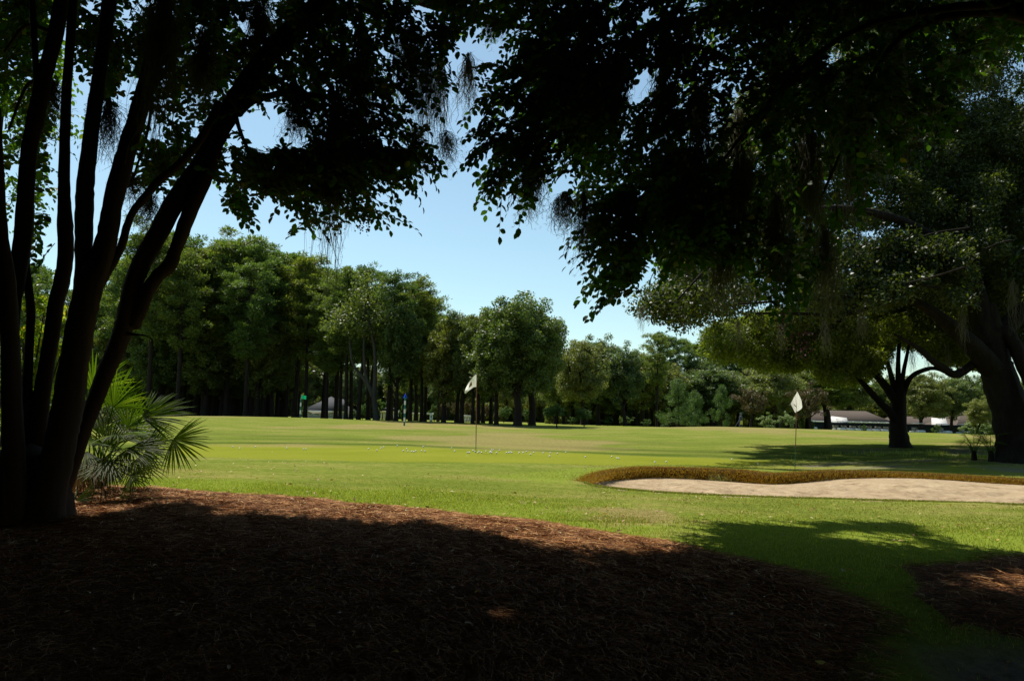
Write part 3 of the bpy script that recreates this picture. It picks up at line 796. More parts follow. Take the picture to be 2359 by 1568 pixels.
def sprays(P, D, r, nleaf=13, L=.44, leaf=.105, droop=.35):
    """leafy twigs starting at P heading along D; returns leaf and twig parts"""
    n = len(P); D = vnorm(D)
    t = np.linspace(.12, 1, nleaf)
    Ls = L * r.uniform(.7, 1.25, n)
    base = P[:, None] + D[:, None] * (t[None] * Ls[:, None])[..., None]
    base[..., 2] -= droop * Ls[:, None] * t[None] ** 2
    tang = D[:, None] * np.ones((1, nleaf, 1)); tang = tang.copy(); tang[..., 2] -= 2 * droop * t[None]
    tang = vnorm(tang)
    up = vnorm(np.array([0, 0, 1.0]) + r.normal(0, .35, (n, 3)))[:, None]
    side = vnorm(np.cross(tang, up * np.ones_like(tang)))
    sg = np.where(np.arange(nleaf) % 2 == 0, 1, -1)[None, :, None]
    A = tang * .55 + side * sg * .8 + r.normal(0, .22, (n, nleaf, 3)) + np.array([0, 0, -.18])
    A[:, -1] = tang[:, -1] + r.normal(0, .2, (n, 3))
    Nn = np.cross(side, tang); Nn = Nn * np.sign(Nn[..., 2:3] + 1e-6) + r.normal(0, .35, (n, nleaf, 3))
    sz = leaf * r.uniform(.6, 1.15, (n, nleaf)) * (1 - .35 * np.abs(t - .45)[None])
    V, F = leaves(base.reshape(-1, 3), A.reshape(-1, 3), Nn.reshape(-1, 3), sz.ravel(), sz.ravel() * .68, T_NEAR)
    # twig ribbons (three-sided)
    k = 4; tt = np.linspace(0, .97, k)
    C = P[:, None] + D[:, None] * (tt[None] * Ls[:, None])[..., None]; C[..., 2] -= droop * Ls[:, None] * tt[None] ** 2
    rad = .0045 * (1 - .6 * tt)
    th = np.arange(3) * 2.094
    e1 = side[:, :1]; e2 = np.cross(D, e1[:, 0])[:, None]
    TV = C[:, :, None] + (e1[:, :, None] * np.cos(th)[None, None, :, None] + e2[:, :, None] * np.sin(th)[None, None, :, None]) * rad[None, :, None, None]
    TV = TV.reshape(-1, 3)
    idx = []
    for a in range(k - 1):
        for b in range(3):
            idx.append([a * 3 + b, a * 3 + (b + 1) % 3, (a + 1) * 3 + (b + 1) % 3, (a + 1) * 3 + b])
    TF = (np.array(idx)[None] + (np.arange(n) * k * 3)[:, None, None]).reshape(-1, 4)
    return (V, F), (TV, TF)

HOLES = [[(545, 268), (600, 262), (655, 275), (692, 312), (640, 340), (580, 330)], [(1458, 150), (1500, 140), (1512, 190), (1490, 240), (1465, 225)], [(1010, 5), (1045, 10), (1040, 50), (1015, 45)]]
def canopy(polys, r, origin):
    PP, DD, LF = [], [], []
    for poly, n, d0, d1, dr in polys:
        xs = [p[0] for p in poly]; ys = [p[1] for p in poly]
        m = n * 8
        px = r.uniform(min(xs), max(xs), m); py = r.uniform(min(ys), max(ys), m)
        k = inpoly(px, py, poly); px, py = px[k], py[k]
        d = r.uniform(d0, d1, len(px))
        v = Fw[None] + Rt[None] * ((px - CX) / FPX)[:, None] + Up[None] * ((CY - py) / FPX)[:, None]
        P = CAM + v * (d / v[:, 1])[:, None]
        D = P - origin; D[:, 2] *= .25; D = vnorm(D) * .8 + r.normal(0, .55, P.shape); D[:, 2] -= dr
        D = vnorm(D)
        tip = P + D * .36; tip[:, 2] -= .1
        tx, ty = project(tip)
        mid = P + D * .2; mx, my = project(mid)
        lace = fbm(P[:, 0] * 1.9 + P[:, 1] * .9, P[:, 2] * 1.9 - P[:, 1] * .5, 97)
        hole = np.zeros(len(P), bool)
        for hp in HOLES: hole |= inpoly(tx, ty, hp) | inpoly(mx, my, hp) | inpoly(px, py, hp)
        ok = ~hole & inpoly(tx, ty, poly) & inpoly(mx, my, poly) & shade_ok(P) & (d > 5) & (lace > .43 + .05 * r.normal(size=len(P)))
        P, D = P[ok][:n], D[ok][:n]
        PP.append(P); DD.append(D)
    return np.concatenate(PP), np.concatenate(DD)

L_POLYS = [
    ([(310, -40), (1060, -40), (1075, 20), (1030, 60), (1050, 150), (1050, 210), (1012, 262), (1012, 320), (1000, 372), (985, 420), (955, 455), (985, 497), (930, 512), (868, 470), (760, 470), (690, 552), (655, 548), (672, 500), (640, 470), (605, 455), (585, 480), (560, 545), (545, 500), (520, 470), (470, 440), (420, 420), (372, 440), (330, 425), (300, 380), (312, 320), (330, 240), (300, 120)], 880, 7.4, 10.5, .15),
    ([(560, 330), (1000, 330), (1040, 392), (985, 420), (960, 440), (560, 440), (500, 400)], 240, 7.6, 9.4, .2),
    ([(700, 440), (970, 440), (990, 495), (930, 505), (860, 528), (760, 500), (690, 556), (650, 545)], 60, 7.8, 8.8, .3),
    ([(480, 420), (620, 420), (585, 480), (562, 548), (545, 500)], 45, 7.6, 8.2, .5),
    ([(305, 130), (345, 200), (345, 400), (325, 430), (300, 430)], 25, 7.2, 7.8, .3),
    ([(310, 200), (480, 120), (430, 330), (380, 420), (310, 420)], 110, 7.8, 9.0, .2),
    ([(-60, -40), (140, -40), (130, 250), (130, 330), (100, 420), (130, 470), (60, 480), (-60, 480)], 150, 7.6, 10.5, .2),
    ([(130, -40), (330, -40), (330, 130), (260, 250), (230, 240), (170, 100), (160, 20)], 90, 7.6, 9.5, .2),
    ([(300, 755), (375, 760), (370, 805), (330, 800), (300, 790)], 7, 7.4, 7.6, .1),
    ([(60, 480), (130, 480), (130, 700), (60, 700)], 14, 7.6, 9.5, .3),
]
R_POLYS = [
    ([(985, -40), (1140, -40), (1130, 150), (1075, 165), (1020, 130), (985, 60)], 70, 7.8, 10.0, .2),
    ([(1040, -40), (2358, -40), (2440, 120), (2260, 150), (2200, 260), (2120, 380), (2040, 450), (1960, 560), (1880, 690), (1790, 740), (1720, 640), (1640, 600), (1530, 640), (1480, 560), (1440, 480), (1300, 470), (1250, 450), (1180, 470), (1130, 430), (1120, 350), (1055, 340), (1020, 270), (1065, 240), (1085, 180), (1100, 110), (1060, 60)], 1650, 7.2, 10.5, .2),
    ([(1020, 300), (1120, 300), (1300, 300), (1300, 440), (1240, 450), (1225, 485), (1250, 518), (1215, 520), (1185, 500), (1130, 478), (1110, 492), (1085, 410)], 130, 7.4, 8.6, .3),
    ([(1320, 430), (1500, 430), (1505, 560), (1475, 610), (1500, 655), (1465, 690), (1400, 690), (1385, 725), (1345, 690), (1268, 630), (1255, 568), (1310, 540)], 120, 7.0, 8.2, .4),
    ([(1268, 590), (1470, 600), (1470, 685), (1400, 690), (1386, 722), (1350, 690), (1290, 650)], 34, 7.0, 7.8, .3),
    ([(1480, 330), (1900, 330), (1850, 640), (1500, 600)], 230, 7.4, 9.5, .2),
    ([(1120, 100), (1460, 130), (1470, 300), (1130, 300)], 200, 7.6, 9.5, .2),
    ([(1500, -40), (2100, -40), (2050, 330), (1520, 330)], 320, 7.4, 10.5, .2),
]
def flowers(P, r, name, parent):
    for k, p in enumerate(P):
        n = 70
        c = p + r.normal(0, 1, (n, 3)) * np.array([.05, .05, .09])
        V, F = leaves(c, rand_unit(r, n), rand_unit(r, n), r.uniform(.02, .035, n), r.uniform(.018, .03, n), T_MID)
        link(name, make_mesh(name, [(V, F)], MT['bloom']), parent)

def build_crapes():
    r = rs(31)
    root = thing("crape_myrtle", "multi stemmed crape myrtle leaning right from the pine straw at left", "tree")
    base = g(80, 1205)
    for s in CRAPE_STEMS:
        link("stem", make_mesh("stem", stem(s[0], s[1], s[2], r, sides=12), MT['crape_bark'], True), root)
    for s in CRAPE_BRANCHES:
        link("branch", make_mesh("branch", stem(s[0], s[1], s[2], r, sides=7), MT['crape_bark'], True), root)
    fl = [pt(30, 1150, 6.95), pt(75, 1165, 7.0), pt(90, 1225, 7.0)]
    parts = []
    for a, rad in ((pt(15, 1140, 7.1), .30), (pt(70, 1130, 7.15), .34)):
        z0 = tz(a[0], a[1])
        parts += tube([(a[0], a[1], z0 - .15), (a[0], a[1], z0 + .02), (a[0], a[1] , z0 + .25), (a[0] - .02, a[1], z0 + .6)], [rad * 1.35, rad * 1.1, rad * .9, rad * .55], 14, .06, r)
    link("root_flare", make_mesh("root_flare", parts, MT['crape_bark'], True), root)
    P, D = canopy(L_POLYS, r, pt(420, 500, 7.4))
    lf, tw = sprays(P, D, r)
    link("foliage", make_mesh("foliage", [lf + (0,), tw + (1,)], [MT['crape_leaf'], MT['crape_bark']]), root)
    flowers([pt(768, 520, 8.2), pt(840, 515, 8.3)], r, "blossom", root)

    root2 = thing("crape_myrtle", "crape myrtle from beyond the right edge whose dark leaves fill the upper right", "tree")
    gx0 = np.array([5.3, 6.2, 0]); gx0[2] = tz(5.3, 6.2)
    tips = [pt(1500, 560, 7.6), pt(1320, 300, 8.2), pt(1700, 300, 8.6), pt(1850, 560, 8.2), pt(1600, 60, 9.2), pt(2000, 150, 8.6), pt(2200, -60, 8.0)]
    for k, tp in enumerate(tips):
        b = gx0 + np.array([.14 * math.cos(k * .9), .14 * math.sin(k * .9), -.1])
        hub = gx0 + np.array([.5 * math.cos(k), .5 * math.sin(k) + .3, 4.6 + .3 * (k % 3)])
        m1 = hub * .45 + tp * .55 + np.array([0, 0, 1.3])
        m2 = hub * .12 + tp * .88 + np.array([0, 0, .45])
        path = smooth_path([b, (b + hub) / 2 + r.normal(0, .06, 3), hub, m1, m2, tp], 7)
        rad = np.interp(np.linspace(0, 1, len(path)), [0, .35, .6, .85, 1], [.11, .085, .028, .010, .004])
        link("stem", make_mesh("stem", tube(path, rad, 9, .04, r), MT['crape_bark'], True), root2)
    P, D = canopy(R_POLYS, r, pt(1900, 100, 8.0))
    # crown outside the frame towards its own trunk
    q = 700
    e = r.normal(0, 1, (q, 3)) * np.array([1.5, 1.6, .9]) + np.array([5.6, 7.0, 5.2])
    ex, ey = project(e)
    e = e[((ex > 2420) | (ey < -40)) & shade_ok(e)]
    P = np.concatenate([P, e]); D = np.concatenate([D, rand_unit(r, len(e)) + np.array([0, 0, -.1])])
    lf, tw = sprays(P, D, r)
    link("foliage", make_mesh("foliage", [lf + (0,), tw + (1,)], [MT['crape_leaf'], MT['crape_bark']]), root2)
    flowers([pt(1790, 715, 8.0), pt(1800, 735, 8.0), pt(2105, 312, 8.4), pt(2085, 300, 8.4), pt(2130, 245, 8.6), pt(1815, 760, 8.0), pt(1850, 790, 8.1)], r, "blossom", root2)
build_crapes()

# live oak that stands behind the camera and spreads over it: its crown is what shades the bed
def build_overhead():
    r = rs(37)
    root = thing("live_oak", "spreading live oak overhead whose crown shades the pine straw", "tree")
    b = np.array([2.2, -5.0, 0.0])
    link("trunk", make_mesh("trunk", tube(smooth_path([b + [0, 0, -.1], b + [0, .1, 1.2], b + [.1, .3, 2.6], b + [.1, .6, 4.0]], 5), np.linspace(.62, .45, 16), 14, .05, r), MT['oak_bark'], True), root)
    f = b + np.array([.1, .6, 3.8])
    ends = [(-6, 1, 7.4), (-3, 6, 8.4), (1, 8, 9.2), (5, 5, 8.0), (8, -1, 7.5), (3, -11, 7.8), (-5, -8, 7.5), (-1, 2, 8.8), (8, 7, 9.2), (-8, 5, 8.6)]
    for e in ends:
        e = np.array(e, float)
        m = (f + e) / 2 + np.array([0, 0, .9])
        path = smooth_path([f, (f + m) / 2 + r.normal(0, .2, 3), m, (m + e) / 2 + r.normal(0, .2, 3), e], 6)
        link("branch", make_mesh("branch", tube(path, np.linspace(.26, .04, len(path)), 9, .05, r), MT['oak_bark'], True), root)
    n = 900000
    x = r.uniform(-17, 13, n); y = r.uniform(-15, 15.5, n)
    zl = np.maximum(5.0, 1.35 + .60 * np.maximum(y, 0) + .5)
    outside = (np.abs(x) > .80 * np.maximum(y, 0) + 1.5)
    far = np.hypot(x * 1.0, y * .9) > 8.5
    skirt = outside & far & (r.rand(n) < .55)  # low unseen leaves added round the sides and back to block light
    z = np.where(skirt, .7 + r.rand(n) * 5, zl + r.rand(n) ** .8 * 2.6)
    P = np.stack([x, y, z], 1)
    dens = fbm(x * .5, y * .5, 55)
    P = P[shade_ok(P) & (skirt | (dens + r.normal(0, .06, n) > .24))]
    px, py = project(P); inf = (P @ Fw > .5) & (py > -30) & (px > -60) & (px < 2420)
    P = P[~inf]
    m = len(P)
    V, F = leaves(P, rand_unit(r, m), np.array([0, 0, .6]) + rand_unit(r, m), r.uniform(.17, .27, m), r.uniform(.10, .16, m), T_MID)
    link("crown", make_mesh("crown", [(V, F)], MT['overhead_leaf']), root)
build_overhead()

# ------------------------------------------------------------------ Spanish moss
def moss_mesh(w, length, r, strands=90, name="spanish_moss"):
    n = strands; k = 9
    th = r.rand(n) * 6.28; rr = np.sqrt(r.rand(n)) * w * .5
    x0 = rr * np.cos(th); y0 = rr * np.sin(th) * .6
    L = length * (r.rand(n) ** .45) * (1 - .55 * (rr / (w * .5 + 1e-6)) ** 2 * r.rand(n))
    t = np.linspace(0, 1, k)
    wob = np.cumsum(r.normal(0, .030, (n, k, 2)), 1)
    wob -= wob[:, :1]
    C = np.zeros((n, k, 3))
    wd = (.35 + .65 * np.minimum(1, 2.5 * t)) * (1 - .5 * np.maximum(0, t - .3))
    C[..., 0] = x0[:, None] * wd[None] + wob[..., 0]; C[..., 1] = y0[:, None] * wd[None] + wob[..., 1]
    C[..., 2] = -L[:, None] * t[None] + - length * .35 * r.rand(n, 1) ** 1.5
    a = r.rand(n) * 3.14
    ww = r.uniform(.0022, .0050, n)[:, None] * (1 - .6 * t)[None]
    side = np.stack([np.cos(a), np.sin(a), np.zeros(n)], 1)[:, None] * ww[..., None]
    V = np.stack([C + side, C - side], 2).reshape(-1, 3)
    i = np.arange(k - 1)
    f = np.stack([2 * i, 2 * i + 1, 2 * i + 3, 2 * i + 2], 1)
    F = (f[None] + (np.arange(n) * 2 * k)[:, None, None]).reshape(-1, 4)
    # short side curls
    m = n * 9
    si = r.randint(0, n, m); ti = r.randint(1, k, m)
    p = C[si, ti]
    a2 = rand_unit(r, m); a2[:, 2] = -np.abs(a2[:, 2]) * .8
    V2, F2 = leaves(p, a2, rand_unit(r, m), r.uniform(.02, .055, m), r.uniform(.0022, .0045, m), T_MID)
    return make_mesh(name, [(V, F), (V2, F2)], MT['moss'])

MOSS = [  # px, py of the top, width px, length px, distance, label
    (378, -30, 95, 290, 7.0, "broad grey curtain of Spanish moss in front of the thick leaning stem at left"),
    (252, 225, 46, 115, 7.3, "short moss tuft hanging just right of the second straight stem"),
    (122, 185, 22, 85, 7.2, "narrow moss wisp in the sky gap between the two leftmost upright stems"),
    (306, 395, 16, 70, 7.5, "thin moss wisp low on the right side of the thick leaning stem"),
    (345, 440, 30, 75, 7.6, "moss tuft on the thin diagonal stem below the canopy"),
    (690, 212, 62, 95, 8.1, "moss fringe under the level branch right of the main leaning stem"),
    (775, 190, 70, 330, 8.0, "long black moss column right of the level branch end"),
    (830, 60, 70, 330, 8.2, "wide moss curtain left of the double tailed moss near the sky gap"),
    (985, 90, 40, 215, 8.2, "long forked moss tail reaching into the sky gap at top centre"),
    (1015, 120, 28, 170, 8.3, "slender moss tail beside the forked one at top centre"),
    (945, 60, 75, 170, 8.3, "ragged moss clump left of the forked tail at top centre"),
    (1080, 120, 24, 110, 8.4, "small moss wisp hanging under the top centre branch"),
    (1140, 38, 40, 45, 8.6, "short moss fringe along the top centre branch"),
    (955, 290, 20, 95, 8.2, "faint moss thread below the leaf tip left of the sky gap"),
    (1028, 300, 20, 70, 8.0, "faint moss thread hanging right of the sky gap"),
    (1225, 360, 66, 110, 7.7, "moss bunch fraying over the sky below the right canopy"),
    (1345, 440, 26, 135, 7.5, "straight moss strand above the lowest hanging leaves at right centre"),
    (1300, 440, 40, 75, 7.6, "wispy moss beside the straight strand at right centre"),
    (1528, 140, 50, 200, 8.2, "moss tail across the small blue sky hole at right of centre"),
    (1610, 190, 70, 300, 8.0, "dark moss curtain right of the small blue sky hole"),
    (1700, 250, 66, 310, 7.9, "dark moss curtain in the middle of the right canopy"),
    (1575, 380, 46, 190, 7.8, "moss clump low on the left flank of the right canopy"),
    (1660, 540, 44, 150, 7.8, "moss tail over the bright oak leaves at right of centre"),
    (1790, 440, 60, 220, 7.8, "moss curtain above the pink blossom"),
    (1860, 260, 74, 280, 8.0, "wide moss curtain right of the middle of the right canopy"),
    (1960, 160, 76, 290, 8.2, "moss curtain near the right border of the dark canopy"),
    (2060, 60, 60, 240, 8.3, "moss curtain at the upper right border of the dark canopy"),
    (1900, 520, 40, 170, 7.9, "thin moss tail at the lower right of the dark canopy"),
    (1420, 120, 50, 160, 8.4, "moss clump left of the small blue sky hole"),
    (1300, 120, 60, 150, 8.5, "moss clump above the right side of the sky gap"),
    (470, 60, 60, 180, 8.0, "moss clump between the thick leaning stem and the main leaning stem"),
    (600, -20, 70, 150, 8.1, "moss clump at the top edge left of the main leaning stem's fork"),
]
def build_moss():
    r = rs(41)
    for px, py, w, L, d, lab in MOSS:
        p = pt(px, py, d)
        o = link("spanish_moss", moss_mesh(w / FPX * d, 1.3 * L / FPX * d, r, int(50 + w * 3.0)), None, p)
        tag(o, lab, "moss", "Spanish moss hanging in the near canopy")
build_moss()

# ------------------------------------------------------------------ saw palmetto by the left trunk
def frond_mesh(hub, aim, facing, Rr, r, base, nseg=26, spread=2.5, dead=False):
    aim = aim / np.linalg.norm(aim); nrm = facing - aim * (facing @ aim); nrm /= np.linalg.norm(nrm); side = np.cross(nrm, aim)
    parts = []
    th = np.linspace(-spread / 2, spread / 2, nseg) + r.normal(0, .02, nseg)
    V, F = [], []
    for a in th:
        dirv = aim * math.cos(a) + side * math.sin(a)
        L = Rr * (1 - .18 * abs(a) / spread * 2) * r.uniform(.88, 1.06)
        w = Rr * .0175 * (1.7 if dead else 1)
        sd = np.cross(nrm, dirv); sd /= np.linalg.norm(sd)
        fold = nrm * w * .5
        pts = []
        droop = r.uniform(.05, .16) * (2.5 if dead else 1)
        for t, ww in ((0.02, .15), (.3, .8), (.55, 1), (.8, .65), (1, .04)):
            c = hub + dirv * L * t + np.array([0, 0, -droop * L * t ** 2.5]) + nrm * (.03 * Rr * math.sin(a * 7)) * t
            pts += [c - sd * w * ww + fold * ww, c, c + sd * w * ww + fold * ww]
        o = len(V) * 0 + sum(len(v) for v in V)
        V.append(np.array(pts))
        for k in range(4):
            for m in range(2):
                F.append([o + k * 3 + m, o + k * 3 + m + 1, o + k * 3 + m + 4, o + k * 3 + m + 3])
    parts.append((np.concatenate(V), np.array(F), 0))
    mid = (base + hub) / 2 + np.array([0, 0, .10])
    parts += [(q[0], q[1], 1) for q in tube(smooth_path([base, mid, hub], 4), np.linspace(.011, .006, 9), 5)]
    return make_mesh("frond", parts, [MT['dead_palm'] if dead else MT['palm_leaf'], MT['dead_palm'] if dead else MT['palm_leaf']])

def build_palmetto():
    r = rs(43)
    b = g(222, 1128); b = np.array(b)
    root = thing("saw_palmetto", "saw palmetto with spiky fans beside the leaning tree at left", "palmetto")
    cam_dir = vnorm(CAM - b)
    spec = [  # hub px,py,d; aim px,py,d ; radius
        ((260, 939, 8.5), (300, 845, 8.5), .50), ((328, 962, 8.5), (440, 930, 8.7), .52), ((398, 1012, 8.3), (490, 1040, 8.2), .44),
        ((300, 1096, 8.2), (370, 1092, 8.0), .36), ((170, 1158, 7.9), (230, 1150, 7.7), .34), ((225, 985, 8.6), (190, 880, 9.0), .52),
        ((290, 1010, 8.4), (380, 960, 8.8), .50), ((300, 1030, 8.2), (400, 1060, 8.0), .46), ((250, 1030, 8.2), (230, 930, 8.4), .42),
        ((205, 960, 9.2), (200, 820, 9.4), .58), ((215, 900, 9.0), (262, 750, 9.0), .55), ((180, 930, 9.2), (90, 860, 9.4), .6),
        ((250, 1060, 8.0), (310, 1120, 7.7), .40), ((230, 1000, 8.9), (330, 880, 9.3), .52), ((270, 980, 8.9), (400, 900, 9.2), .50),
        ((200, 1040, 8.3), (150, 1090, 8.0), .42), ((320, 1000, 8.8), (430, 985, 9.2), .48), ((160, 1000, 9.0), (100, 980, 9.0), .5),
        ((240, 1075, 8.1), (260, 1140, 7.6), .36), ((280, 1050, 8.8), (370, 1010, 9.1), .46),
        ((335, 1035, 8.4), (420, 1020, 8.2), .42), ((270, 1000, 8.3), (330, 1000, 7.8), .42), ((235, 1020, 8.2), (290, 1060, 7.7), .40),
        ((190, 990, 8.8), (230, 900, 8.6), .48), ((295, 985, 8.6), (350, 905, 8.6), .48), ((310, 1060, 8.5), (390, 1110, 8.4), .40),
    ]
    for h, a, R in spec:
        hub = pt(*h); aim = pt(*a) - hub
        fac = cam_dir * r.uniform(.5, 1.0) + np.array([0, 0, r.uniform(.3, .9)]) + r.normal(0, .25, 3)
        bb = b + np.array([r.normal(0, .07), r.normal(0, .07), r.uniform(.05, .2)])
        link("frond", frond_mesh(hub, aim, fac, R * 1.06, r, bb, r.randint(24, 34), r.uniform(2.2, 3.2)), root)
    for h, a, R in [((196, 1058, 8.3), (200, 1130, 8.1), .34), ((215, 1062, 8.3), (240, 1130, 8.0), .34), ((180, 1066, 8.4), (160, 1130, 8.3), .34), ((250, 1070, 8.4), (262, 1130, 8.2), .3)]:
        hub = pt(*h); aim = pt(*a) - hub
        o = link("frond", frond_mesh(hub, aim, cam_dir + np.array([0, 0, .3]), R, r, b + np.array([0, 0, .1]), 14, 1.3, True), root)
        o["label"] = "dead tan frond drooping against the palmetto stem"
    link("stem", make_mesh("stem", tube([b + [0, 0, -.1], b + [.02, 0, .12], b + [.05, -.02, .34]], [.10, .09, .06], 10, .1, r), MT['oak_bark'], True), root)
    # small palmettos by the oak on the right
    for k, (px, py, d, s, lab) in enumerate([(2243, 1040, 22.6, 1.0, "small dark palmetto left of the big right oak trunk, the farther from it"),
                                             (2282, 1050, 22.0, 1.1, "small dark palmetto touching the big right oak trunk")]):
        p = np.array([*pt(px, py, d)[:2], 0]); p[2] = tz(p[0], p[1])
        rt = thing("palmetto", lab, "palmetto", group="palmettos beside the right oak")
        for q in range(9):
            a = q / 9 * 6.28 + .3
            hub = p + np.array([math.cos(a) * .22, math.sin(a) * .22, .55 + .15 * math.sin(q * 2)]) * s
            aim = np.array([math.cos(a), math.sin(a), .55 + .5 * math.sin(q * 1.7)])
            link("frond", frond_mesh(hub, aim, np.array([0, -.5, 1.0]), .42 * s, r, p + np.array([0, 0, .05]), 14, 2.6), rt)
        link("stem", make_mesh("stem", tube([p + [0, 0, -.1], p + [0, 0, .25 * s]], [.09, .06], 8), MT['oak_bark']), rt)
build_palmetto()

def leafball(centers, radii, n, size, r, mat, name, parent, asp=.5, flat=1.0, up=.4, tmpl=T_MID, shell=.0):  # shell > 0 pushes the leaves to the outside of each clump
    centers = np.asarray(centers); radii = np.broadcast_to(np.asarray(radii, float), (len(centers),))
    w = radii ** 2.2; ci = r.choice(len(centers), n, p=w / w.sum())
    u = rand_unit(r, n); rad = r.rand(n) ** (1 / (2.0 + shell))
    P = centers[ci] + u * (radii[ci] * rad)[:, None] * np.array([1, 1, flat])
    Nn = u * .7 + np.array([0, 0, up]) + r.normal(0, .55, (n, 3))
    A = rand_unit(r, n) + u * .3 + np.array([0, 0, -.15])
    L = size * r.uniform(.6, 1.3, n)
    V, F = leaves(P, A, Nn, L, L * asp, tmpl)
    return make_mesh(name, [(V, F)], mat)

def build_left_shrubs():
    r = rs(47)
    for (px, py, d, wpx, hpx, mat, lab, n) in [
        (85, 960, 13.0, 120, 290, 'yellow_leaf', "sunlit yellow green shrub glimpsed between the left stems", 3800),
        (20, 960, 16.0, 160, 380, 'broad_leaf', "dark green tall shrub behind the yellow green one at left", 5000),
    ]:
        p = pt(px, py, d); z0 = tz(p[0], p[1]); w = wpx / FPX * d; h = hpx / FPX * d
        root = thing("shrub", lab, "shrub")
        cs, rd = [], []
        for k in range(34):
            t = r.rand()
            cs.append([p[0] + r.normal(0, w * .28) * (1 - .4 * t), p[1] + r.normal(0, w * .25), p[2] + .0 + h * (t - .1)])
            rd.append(w * r.uniform(.13, .24))
        link("foliage", leafball(cs, rd, n, .085, r, MT[mat], "foliage", root, .6, .8, .5, T_NEAR), root)
        parts = []
        for k in range(7):
            e = np.array(cs[k * 4]); b = np.array([p[0] + r.normal(0, .15), p[1] + r.normal(0, .15), z0 - .05])
            parts += tube(smooth_path([b, (b + e) / 2 + r.normal(0, .08, 3), e], 4), np.linspace(.025, .008, 9), 6)
        link("stem", make_mesh("stem", parts, MT['crape_bark']), root)
build_left_shrubs()
def build_left_tree():
    r = rs(49)
    d = 13.5
    b = np.array(gx(-70, d)); root = thing('young_tree', 'young tree with sunlit green leaves behind the leftmost stems, filling the upper left corner', 'tree', group=None)
    poly = [(-260, -80), (135, -80), (140, 120), (120, 300), (128, 440), (60, 470), (-60, 520), (-260, 480)]
    xs = r.uniform(-260, 140, 900); ys = r.uniform(-80, 520, 900); k = inpoly(xs, ys, poly)
    P = np.array([pt(x, y, q) for x, y, q in zip(xs[k], ys[k], r.uniform(12.2, 15.5, k.sum()))])
    P = P[fbm(P[:, 0] * 1.4, P[:, 2] * 1.4, 99) > .42]
    lf, tw = sprays(P, rand_unit(r, len(P)) + np.array([0, 0, -.2]), r, 13, .6, .12, .3)
    link('foliage', make_mesh('foliage', [lf + (0,), tw + (1,)], [MT['lit_leaf'], MT['crape_bark']]), root)
    tp = pt(20, 100, 13.5)
    link('trunk', make_mesh('trunk', tube(smooth_path([b - [0, 0, .1], b + [0, 0, 1.5], (b + tp) / 2, tp], 5), np.linspace(.11, .03, 16), 9, .04, r), MT['crape_bark'], True), root)
build_left_tree()

# ------------------------------------------------------------------ the two live oaks on the right
def crown_clusters(poly, n, d0, d1, r, rmin, rmax, ymin):
    xs = [p[0] for p in poly]; ys = [p[1] for p in poly]
    m = n * 6
    px = r.uniform(min(xs), max(xs), m); py = r.uniform(min(ys), max(ys), m)
    k = inpoly(px, py, poly) & (edge_dist(px, py, poly) > rmin * FPX / d1 * .5)
    px, py = px[k][:n], py[k][:n]
    d = r.uniform(d0, d1, len(px))
    P = np.array([pt(a, b, c) for a, b, c in zip(px, py, d)])
    for it in range(8):
        bad = (P[:, 1] - .5 * (P[:, 2] - .3) < ymin) & (px < 2420)
        d[bad] = r.uniform(d0, d1 + it, bad.sum())
        P[bad] = np.array([pt(a, b, c) for a, b, c in zip(px[bad], py[bad], d[bad])]).reshape(-1, 3)
    fb = g(1830, 1079)
    ok = ~((P[:, 1] - .5 * (P[:, 2] - .3) < ymin) & (px < 2420))
    ok &= np.hypot(P[:, 0] + .3 * (P[:, 2] - .3) - fb[0] - .35, P[:, 1] - .5 * (P[:, 2] - .3) - fb[1] + .6) > 1.9
    P = P[ok]; d = d[ok]; px = px[ok]; py = py[ok]
    room = edge_dist(px, py, poly) / FPX * d
    return P, np.clip(np.minimum(r.uniform(rmin, rmax, len(px)), room + .25), rmin * .6, rmax)

